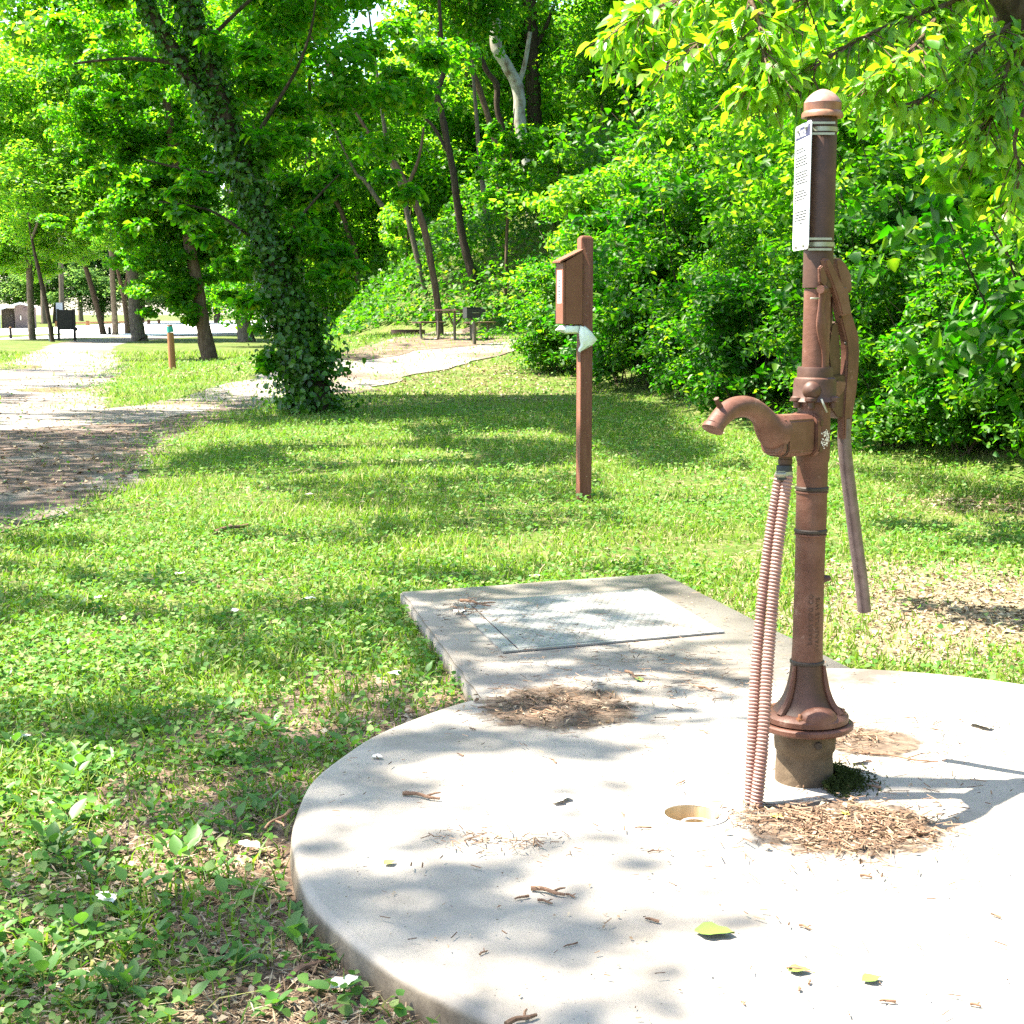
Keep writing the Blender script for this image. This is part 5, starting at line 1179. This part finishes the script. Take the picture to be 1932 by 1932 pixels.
X, Y = X[keep], Y[keep]; n = len(X); Z = terr(X, Y)
hg = rng.uniform(.018, .052, n) * (1 + .5 * fnoise(X, Y, 3, 4)) * (1 + Y / 30); wd = .0022 * (1 + Y / 9) * rng.uniform(.7, 1.4, n); q = rng.uniform(0, 6.28, n)
S = np.stack([np.cos(q), np.sin(q), 0 * q], 1) * wd[:, None]; ln = rng.normal(size=(n, 2)) * .55
base = np.stack([X, Y, Z], 1); tip = base + np.stack([ln[:, 0] * hg, ln[:, 1] * hg, hg], 1); mid = base + np.stack([ln[:, 0] * hg * .3, ln[:, 1] * hg * .3, hg * .6], 1)
V = np.stack([base - S, base + S, mid + S * .8, tip, mid - S * .8], 1).reshape(-1, 3); bi = np.arange(n)[:, None] * 5
V4 = np.stack([base - S, base + S, tip + S * .15, tip - S * .15], 1); 
near = Y < 9
Vn = np.stack([base - S, base + S, mid + S * .8, mid - S * .8], 1)[near]; Vt = np.stack([mid - S * .8, mid + S * .8, tip + S * .1, tip - S * .1], 1)[near]
Vall = np.concatenate([np.concatenate([Vn, Vt[:, 2:]], 1).reshape(-1, 3)]); k = np.arange(near.sum())[:, None] * 6
Fn = np.concatenate([k + np.array([[0, 1, 2, 3]]), k + np.array([[3, 2, 4, 5]])])
Vf = V4[~near].reshape(-1, 3); Ff = np.arange(len(Vf)).reshape(-1, 4) + len(Vall)
tag(link('grass', quick('grass', np.concatenate([Vall, Vf]), np.concatenate([Fn, Ff])), M['grass']), kind='stuff')
rng = np.random.default_rng(62)
X, Y = scatter(rng, 330000, 2.0, 40)
keep = rng.random(len(X)) < np.clip(.5 - .7 * fnoise(X, Y, 1.8, 1) + .3 * fnoise(X, Y, 6, 12), .04, 1) * np.where(Y < 4.2, .7, 1) * (1 - .88 * dirt_amt(X, Y)) * (1 - .88 * dry_amt(X, Y))
X, Y = X[keep], Y[keep]; n = len(X); P = np.stack([X, Y, terr(X, Y) + rng.uniform(.012, .055, n) * (1 + Y / 40)], 1)
N = rng.normal(size=(n, 3)) * .38 + np.array([0, -.05, 1])
sz = rng.uniform(.009, .026, n) * (1 + Y / 14) * (.82 + .35 * np.clip(4.4 - Y, 0, 1) * (rng.random(n) < .25)); nr_ = Y < 8
V, F = leaves(P[~nr_], N[~nr_], sz[~nr_], rng, .95, fold=.12, droop=.02)
V2, F2 = leaves(P[nr_], N[nr_], sz[nr_], rng, .92, True, fold=.16, droop=.10)
tag(link('clover', quick('clover', np.concatenate([V, V2]), np.concatenate([F, F2 + len(V)])), M['clover']), kind='stuff')
# straw thatch lying flat
rng = np.random.default_rng(66)
X, Y = scatter(rng, 120000, 2.0, 22)
keep = rng.random(len(X)) < np.clip(.42 + .5 * fnoise(X, Y, 2.4, 14) + .5 * dirt_amt(X, Y) + .6 * dry_amt(X, Y), .02, 1)
X, Y = X[keep], Y[keep]; n = len(X); P = np.stack([X, Y, terr(X, Y) + rng.uniform(.006, .022, n)], 1)
V, F = leaves(P, rng.normal(size=(n, 3)) * .2 + np.array([0, 0, 1]), rng.uniform(.025, .075, n) * (1 + Y / 30), rng, .055, fold=.02, droop=.05)
tag(link('straw', quick('straw', V, F), M['litter']), kind='stuff')
# dry litter flakes
rng = np.random.default_rng(63)
X, Y = scatter(rng, 260000, 2.0, 42)
keep = rng.random(len(X)) < np.clip(.03 + .95 * dry_amt(X, Y) + .42 * dirt_amt(X, Y) + .12 * (fnoise(X, Y, 3, 5) > .2), 0, 1)
X, Y = X[keep], Y[keep]; n = len(X); P = np.stack([X, Y, terr(X, Y) + rng.uniform(.004, .02, n)], 1)
V, F = leaves(P, rng.normal(size=(n, 3)) * .35 + np.array([0, 0, 1]), rng.uniform(.006, .026, n) * (1 + Y / 12), rng, .6, fold=.15)
tag(link('leaf_litter', quick('leaf_litter', V, F), M['litter']), kind='stuff')
# pale specks and leaves lying on the road
rng = np.random.default_rng(64)
Y = np.exp(rng.uniform(math.log(11), math.log(34), 5000)); X = rng.uniform(-.42, .0, 5000) * Y; k = inpoly(X, Y, ROAD2); X, Y = X[k], Y[k]; n = len(X)
V, F = leaves(np.stack([X, Y, terr(X, Y) + .02], 1), rng.normal(size=(n, 3)) * .25 + np.array([0, 0, 1]), rng.uniform(.02, .07, n), rng, .6)
tag(link('road_litter', quick('road_litter', V, F), M['litter']), kind='stuff')

# bare soil sheet around the pad
bs = []
for q in np.linspace(R(105), R(285), 40): bs.append((CC.x + (CR - .05) * math.cos(q), CC.y + (CR - .05) * math.sin(q)))
rgs = np.random.default_rng(7)
for q in np.linspace(R(285), R(105), 60):
    e = .62 + .28 * math.sin(q * 3.1) + rgs.normal() * .07; e *= 1 if R(130) < q < R(240) else .7
    bs.append((CC.x + (CR + e) * math.cos(q), CC.y + (CR + e) * math.sin(q)))
tag(sheet('bare_soil', bs, M['soil'], .005)[0], kind='structure')
dg_ = [(2.35 + 1.35 * math.cos(q) * (1 + .14 * math.sin(3 * q)), 6.7 + 1.35 * math.sin(q) * (1 + .12 * math.sin(4 * q + 1))) for q in np.linspace(0, 2 * math.pi, 60, endpoint=False)]
M['dryground'] = mat_noise('dry_thin_ground', [(.25, (.10, .085, .045)), (.5, (.19, .16, .10)), (.75, (.30, .25, .17))], 12, .9, .15, .8, .02, 40)
tag(sheet('dry_ground', dg_, M['dryground'], .006, None, .05, 4, .15)[0], kind='structure')
# brown dirt spread on the pad by the casing, and between the two pads
def fade(m, k=2.6):
    nt = m.node_tree; tc = nt.nodes.new('ShaderNodeTexCoord'); mp = nt.nodes.new('ShaderNodeVectorMath'); mp.operation = 'DISTANCE'; sep = nt.nodes.new('ShaderNodeSeparateXYZ'); cb = nt.nodes.new('ShaderNodeCombineXYZ')
    nt.links.new(tc.outputs['Generated'], sep.inputs[0]); nt.links.new(sep.outputs[0], cb.inputs[0]); nt.links.new(sep.outputs[1], cb.inputs[1]); nt.links.new(cb.outputs[0], mp.inputs[0]); mp.inputs[1].default_value = (.5, .5, 0)
    n = noise(nt, 14, 8, .72); a = nt.nodes.new('ShaderNodeMath'); a.operation = 'MULTIPLY_ADD'; nt.links.new(mp.outputs['Value'], a.inputs[0]); a.inputs[1].default_value = -k; nt.links.new(n.outputs[0], a.inputs[2])
    r = ramp(nt, [(.0, (0, 0, 0)), (.22, (1, 1, 1))]); a2 = nt.nodes.new('ShaderNodeMath'); a2.operation = 'ADD'; nt.links.new(a.outputs[0], a2.inputs[0]); a2.inputs[1].default_value = .42; nt.links.new(a2.outputs[0], r.inputs[0])
    nt.links.new(r.outputs[0], nt.nodes['Principled BSDF'].inputs['Alpha']); return m
def blob(name, pxs, lift, seed, mat=M['soil'], jit=.012):
    pts = [Vector(p) for p in catmull([tuple(gp(*p, ZT)) for p in pxs + pxs[:1]], 5)[:-1]]; o, _ = sheet(name, pts, mat, ZT + lift, None, jit, seed, .02); return tag(o, kind='structure')
M['padsoil'] = mat_noise('dry_brown_dirt', [(.3, (.06, .042, .03)), (.55, (.115, .085, .062)), (.8, (.20, .155, .12))], 30, .9, .15, .6, .006, 80)
fade(M['padsoil'])
def dust(cx, cy, hw, hh, lift, seed):
    a_ = gp(cx, cy, ZT); sx = hw / FPX * a_.y; sy = abs(gp(cx, cy - hh, ZT).y - gp(cx, cy + hh, ZT).y) / 2
    pts = [(a_.x + sx * math.cos(q), a_.y + sy * math.sin(q)) for q in np.linspace(0, 2 * math.pi, 40, endpoint=False)]
    tag(sheet('dirt', pts, M['padsoil'], ZT + lift, None, 0, seed, 9)[0], kind='structure')
dust(1590, 1562, 290, 80, .003, 1); dust(1050, 1335, 230, 62, .003, 2); dust(1640, 1400, 150, 40, .0035, 3); dust(560, 1560, 1, 1, .003, 4) if False else None

# debris on pads: stuff
rng = np.random.default_rng(71); m = MB()
def bits(n, f, l0, l1, z=ZT):
    for i in range(n):
        x, y = f(); L_ = rng.uniform(l0, l1); a = rng.uniform(0, 3.14); w_ = rng.uniform(.0007, .0021); d = Vector((math.cos(a), math.sin(a), rng.normal() * .08)) * L_ / 2
        if not onpad(np.array([x]), np.array([y]), -.04)[0]: continue
        c_ = Vector((x, y, z + .006 + rng.random() * .012)); s_ = Vector((-math.sin(a), math.cos(a), 0)) * w_; u = Vector((0, 0, w_))
        m.add([c_ - d - s_, c_ - d + s_, c_ - d + u, c_ + d - s_, c_ + d + s_, c_ + d + u], [(0, 1, 4, 3), (1, 2, 5, 4), (2, 0, 3, 5)])
def gpx(x0, x1, y0, y1): 
    q = gp(rng.uniform(x0, x1), rng.uniform(y0, y1), ZT); return q.x, q.y
def gau(cx, cy, sx, sy):
    q = gp(rng.normal(cx, sx), rng.normal(cy, sy), ZT); return q.x, q.y
bits(520, lambda: gau(1620, 1568, 75, 26), .015, .07)
bits(260, lambda: gau(1480, 1548, 60, 14), .01, .05)
bits(300, lambda: gau(1050, 1335, 60, 20), .01, .06)
bits(120, lambda: gau(1615, 1395, 35, 12), .01, .05)
bits(160, lambda: gau(880, 1150, 25, 14), .01, .05)
bits(60, lambda: gau(990, 1595, 40, 10), .008, .04); bits(60, lambda: gau(880, 1590, 40, 10), .008, .04)
bits(200, lambda: gau(1250, 1290, 120, 40), .008, .05)
def onp():
    while True:
        x = rng.uniform(-.6, 2.5); y = rng.uniform(2.3, 7.3)
        if onpad(np.array([x]), np.array([y]), -.06)[0] and math.hypot(x - HOLE.x, y - HOLE.y) > .1: return x, y
bits(420, lambda: gau(1130, 1235, 190, 60), .006, .045); bits(260, lambda: gau(1700, 1400, 140, 45), .006, .05); bits(200, lambda: gau(1620, 1575, 130, 45), .008, .05)
bits(620, onp, .004, .03)
tag(m.build('debris', M['bits']), kind='stuff')
rng2 = np.random.default_rng(72); n = 700
pts = np.array([onp() for _ in range(n)]); P = np.c_[pts, np.full(n, ZT + .006)]
V, F = leaves(P, rng2.normal(size=(n, 3)) * .3 + np.array([0, 0, 1]), rng2.uniform(.004, .014, n), rng2, .5)
k_ = np.array([gau(1620, 1570, 80, 28) for _ in range(260)] + [gau(1050, 1335, 70, 22) for _ in range(160)])
P2_ = np.c_[k_, np.full(len(k_), ZT + .012)]; V2, F2 = leaves(P2_, rng2.normal(size=P2_.shape) * .4 + np.array([0, 0, 1]), rng2.uniform(.01, .028, len(P2_)), rng2, .5)
tag(link('leaf_crumbs', quick('leaf_crumbs', np.concatenate([V, V2]), np.concatenate([F, F2 + len(V)])), M['litter']), kind='stuff')
# dark moss at the casing foot
n = 2600; a = rng2.uniform(R(-75), R(55), n); r_ = .085 + np.abs(rng2.normal(size=n)) * .045
P = np.stack([AX.x + r_ * np.cos(a) + .01, AX.y + r_ * np.sin(a), ZT + .004 + rng2.random(n) * .03 * np.exp(-(r_ - .085) / .04)], 1)
V, F = leaves(P, rng2.normal(size=(n, 3)), rng2.uniform(.008, .022, n), rng2, .3)
tag(link('moss', quick('moss', V, F), M['moss']), kind='stuff')

# individual twigs and fallen leaves on the pads
TW = [('dark', 'forked dark twig lying on the shaded left part of the round pad', (760, 1502), (830, 1512), .006), ('brown', 'long thin twig lying straight behind the pump on the pad', (1620, 1425), (1770, 1441), .004), ('a', 'brown stick on the near corner of the hatch frame', (868, 1136), (925, 1147), .007),
      ('b', 'knobbly dark twig across the middle of the round pad', (1002, 1682), (1066, 1694), .006), ('c', 'short brown stick at the seam of the two pads', (1180, 1270), (1205, 1285), .006), ('d', 'pale brown stick at the bottom of the round pad', (955, 1940), (1012, 1922), .006),
      ('e', 'thin bent twig by the edge of the round pad', (548, 1532), (500, 1568), .005), ('f', 'reddish twig tip in the dirt beside the pump casing', (1700, 1590), (1760, 1572), .005), ('g', 'brown stick lying on the dirt heap near the hoses', (1560, 1560), (1660, 1572), .007), ('h', 'thin pale twig leaning over the dirt at the casing foot', (1480, 1520), (1560, 1575), .004)]
def twig(label, a, b, r, z=ZT, grp='twigs lying on the pads'):
    A_ = gp(*a, z); B_ = gp(*b, z); c_ = (A_ + B_) / 2; t = thing('twig', c_, label, 'twig', grp); d = B_ - A_; s_ = Vector((-d.y, d.x, 0)) * .06
    zz = Vector((0, 0, r + .002)); Q = [A_ + zz, A_.lerp(B_, .35) + zz * 1.3 + s_, A_.lerp(B_, .7) + zz * 1.2 - s_ * .6, B_ + zz]
    Pq = catmull(Q, 4); MB().tube([Vector(p) for p in Pq], list(np.linspace(r, r * .55, len(Pq))), 7).build('stem', M['twig'], t)
    f = A_.lerp(B_, .6) + zz; MB().tube([f, f + d * .16 + Vector((-d.y, d.x, 0)) * .22 + Vector((0, 0, .004)), f + d * .28 + Vector((-d.y, d.x, 0)) * .3 + Vector((0, 0, .005))], [r * .6, r * .5, r * .3], 6).build('side_shoot', M['twig'], t)
for _, lb, a, b, r in TW: twig(lb, a, b, r)
rng = np.random.default_rng(73)
for i in range(34):
    x = rng.uniform(700, 1900); y = rng.uniform(1290, 1900); q = gp(x, y, ZT)
    if not onpad(np.array([q.x]), np.array([q.y]), -.08)[0]: continue
    twig('small brown twig scattered on the concrete pad', (x, y), (x + rng.uniform(-34, 34), y + rng.uniform(-9, 9)), rng.uniform(.002, .0045), ZT, 'small twigs scattered on the pads')
for a, b, lb in (((350, 1810), (620, 1800), ''), ((670, 1890), (520, 1935), ''),):
    pass
twig('long grey brown stick lying on the soil left of the pad', (545, 1855), (625, 1812), .008, .006, 'sticks on the soil by the pad')
twig('dark bent stick in the grass between lawn and road', (405, 1010), (468, 995), .016, .03, 'sticks on the soil by the pad')
twig('slender dark stick at the pad edge in the weeds', (470, 1552), (520, 1515), .006, .006, 'sticks on the soil by the pad')
lf = []
for s_ in range(3):
    r = np.random.default_rng(s_); vs = []; n_ = 6
    for i in range(n_):
        t = i / (n_ - 1); w_ = (.36 * math.sin(math.pi * t ** .8) + .004) * (1 + .15 * r.normal()); vs += [(-w_, t - .5, .10 * abs(t - .5) + w_ * .3), (0, t - .5, .02), (w_, t - .5, .08 * t + w_ * .2)]
    fs = [q for i in range(n_ - 1) for q in ((i * 3, i * 3 + 1, i * 3 + 4, i * 3 + 3), (i * 3 + 1, i * 3 + 2, i * 3 + 5, i * 3 + 4))]
    lf.append((vs, fs))
def fallen(px, py, L_, mat, label, z=ZT, grp='fallen leaves'):
    vs, fs = lf[int(px) % 3]; me = bpy.data.meshes.new('fallen_leaf'); me.from_pydata(vs, [], fs); me.polygons.foreach_set('use_smooth', [True] * len(fs)); me.materials.append(M[mat])
    o = link('fallen_leaf', me, None); q = gp(px, py, z); o.location = (q.x, q.y, z + .006); o.scale = (L_,) * 3; o.rotation_euler = (0, 0, px * 1.7); tag(o, label, 'leaf', grp)
fallen(1348, 1765, .085, 'greenleaf', 'green leaf in the blurred shade on the near part of the pad'); fallen(1507, 1836, .045, 'greenleaf', 'small olive leaf alone on the sunny concrete, farther of two'); fallen(1644, 1853, .045, 'greenleaf', 'small yellow green leaf alone on the sunny concrete, nearest the corner')
fallen(735, 1632, .035, 'yellowleaf', 'yellow leaf on the shaded edge of the round pad'); fallen(1464, 1545, .04, 'yellowleaf', 'yellow leaf on the dirt below the hose ends'); fallen(1205, 1415 - 130, .05, 'greenleaf', 'green leaf scrap near the seam of the pads'); fallen(1595, 1540, .035, 'yellowleaf', 'ochre leaf on the dirt beside the casing')
for x, y, s_, lb in ((1055, 1512, .085, 'pale curled leaf on the sunny round pad near its middle'), (868, 1157, .07, 'white leaf at the corner of the hatch frame'), (1850, 1372, .10, 'large white leaf on the far side of the pad behind the pump'), (1622, 1438, .08, 'white leaf beside the long thin twig behind the pump'), (712, 1432, .04, 'small white leaf on the shaded rim of the pad')): fallen(x, y, s_, 'petal', lb)
for x, y, z in ((585, 1133, 0), (745, 1275, 0), (1010, 1090, 0), (338, 1085, 0), (190, 1130, 0), (40, 1395, 0), (585, 935, 0), (440, 1155, 0), (470, 1600, 0), (200, 1700, 0), (650, 1860, 0)): fallen(x, y, .07 * (1 + (1300 - y) / 1500 if y < 1300 else 1), 'petal', 'pale dry leaf lying in the lawn grass', .03, 'pale leaves lying in the lawn')

# ------------------------------------------------------------------ weeds in the foreground
def weed_proto(seed):
    r = np.random.default_rng(seed); t = thing('broadleaf_weed', (0, 0, 0), 'low broadleaf weed growing on the soil left of the round pad', 'weed', 'broadleaf weeds in the foreground')
    nl = r.integers(3, 6); sm = MB()
    for i in range(nl):
        q = 6.28 * i / nl + r.normal() * .4; el = r.uniform(.35, 1.15); L_ = r.uniform(.035, .062); st_ = r.uniform(.012, .045)
        d = Vector((math.cos(q) * math.cos(el), math.sin(q) * math.cos(el), math.sin(el))); b = d * st_ + Vector((0, 0, .004))
        sm.tube([Vector((0, 0, -.005)), b * .6, b], [.0016, .0013, .001], 5)
        o = link('leaf', WL[i % 3], None, t); d2 = (d + Vector((0, 0, -.25))).normalized(); x = d2.cross(Vector((0, 0, 1))).normalized(); z = x.cross(d2)
        o.matrix_local = Matrix.Translation(b) @ Matrix((x, d2, z)).transposed().to_4x4() @ Matrix.Diagonal((L_, L_, L_, 1))
    sm.build('stem', M['weed'], t, world=False); return t
WL = []
for s_ in range(3):
    n_ = 6; vs = []
    for i in range(n_):
        t = i / (n_ - 1); w_ = .30 * math.sin(math.pi * min(1, t ** .8 * .97 + .02)) + .004; dz = -.12 * t * t * (1 + s_ * .4); vs += [(-w_, t, dz + w_ * .3 + .02 * math.sin(i * 2 + s_)), (0, t, dz), (w_, t, dz + w_ * .3)]
    fs = [q for i in range(n_ - 1) for q in ((i * 3, i * 3 + 1, i * 3 + 4, i * 3 + 3), (i * 3 + 1, i * 3 + 2, i * 3 + 5, i * 3 + 4))]
    m = MB(); m.add(vs, fs, True); me = m.mesh('leaf'); me.materials.append(M['weed']); WL.append(me)
protos = [weed_proto(s_) for s_ in range(5)]; used = [False] * 5
rng = np.random.default_rng(81); cnt = 0
while cnt < 130:
    if rng.random() < .72: x = rng.uniform(-20, 900); y = rng.uniform(1420, 1925)
    else: x = rng.uniform(0, 850); y = rng.uniform(1150, 1450)
    q = gp(x, y)
    if onpad(np.array([q.x]), np.array([q.y]), .02)[0] : continue
    k = cnt % 5; o = protos[k] if not used[k] else copy_tree(protos[k]); used[k] = True
    o.location = (q.x, q.y, .003); o.rotation_euler = (0, 0, rng.uniform(0, 6.28)); s_ = rng.uniform(.65, 1.25); o.scale = (s_, s_, s_)
    if y < 1450: o['label'] = 'low broadleaf weed growing in the lawn beyond the bare soil'; o['group'] = 'broadleaf weeds in the lawn'
    else: o['label'] = 'low broadleaf weed growing on the soil left of the round pad'; o['group'] = 'broadleaf weeds in the foreground'
    cnt += 1
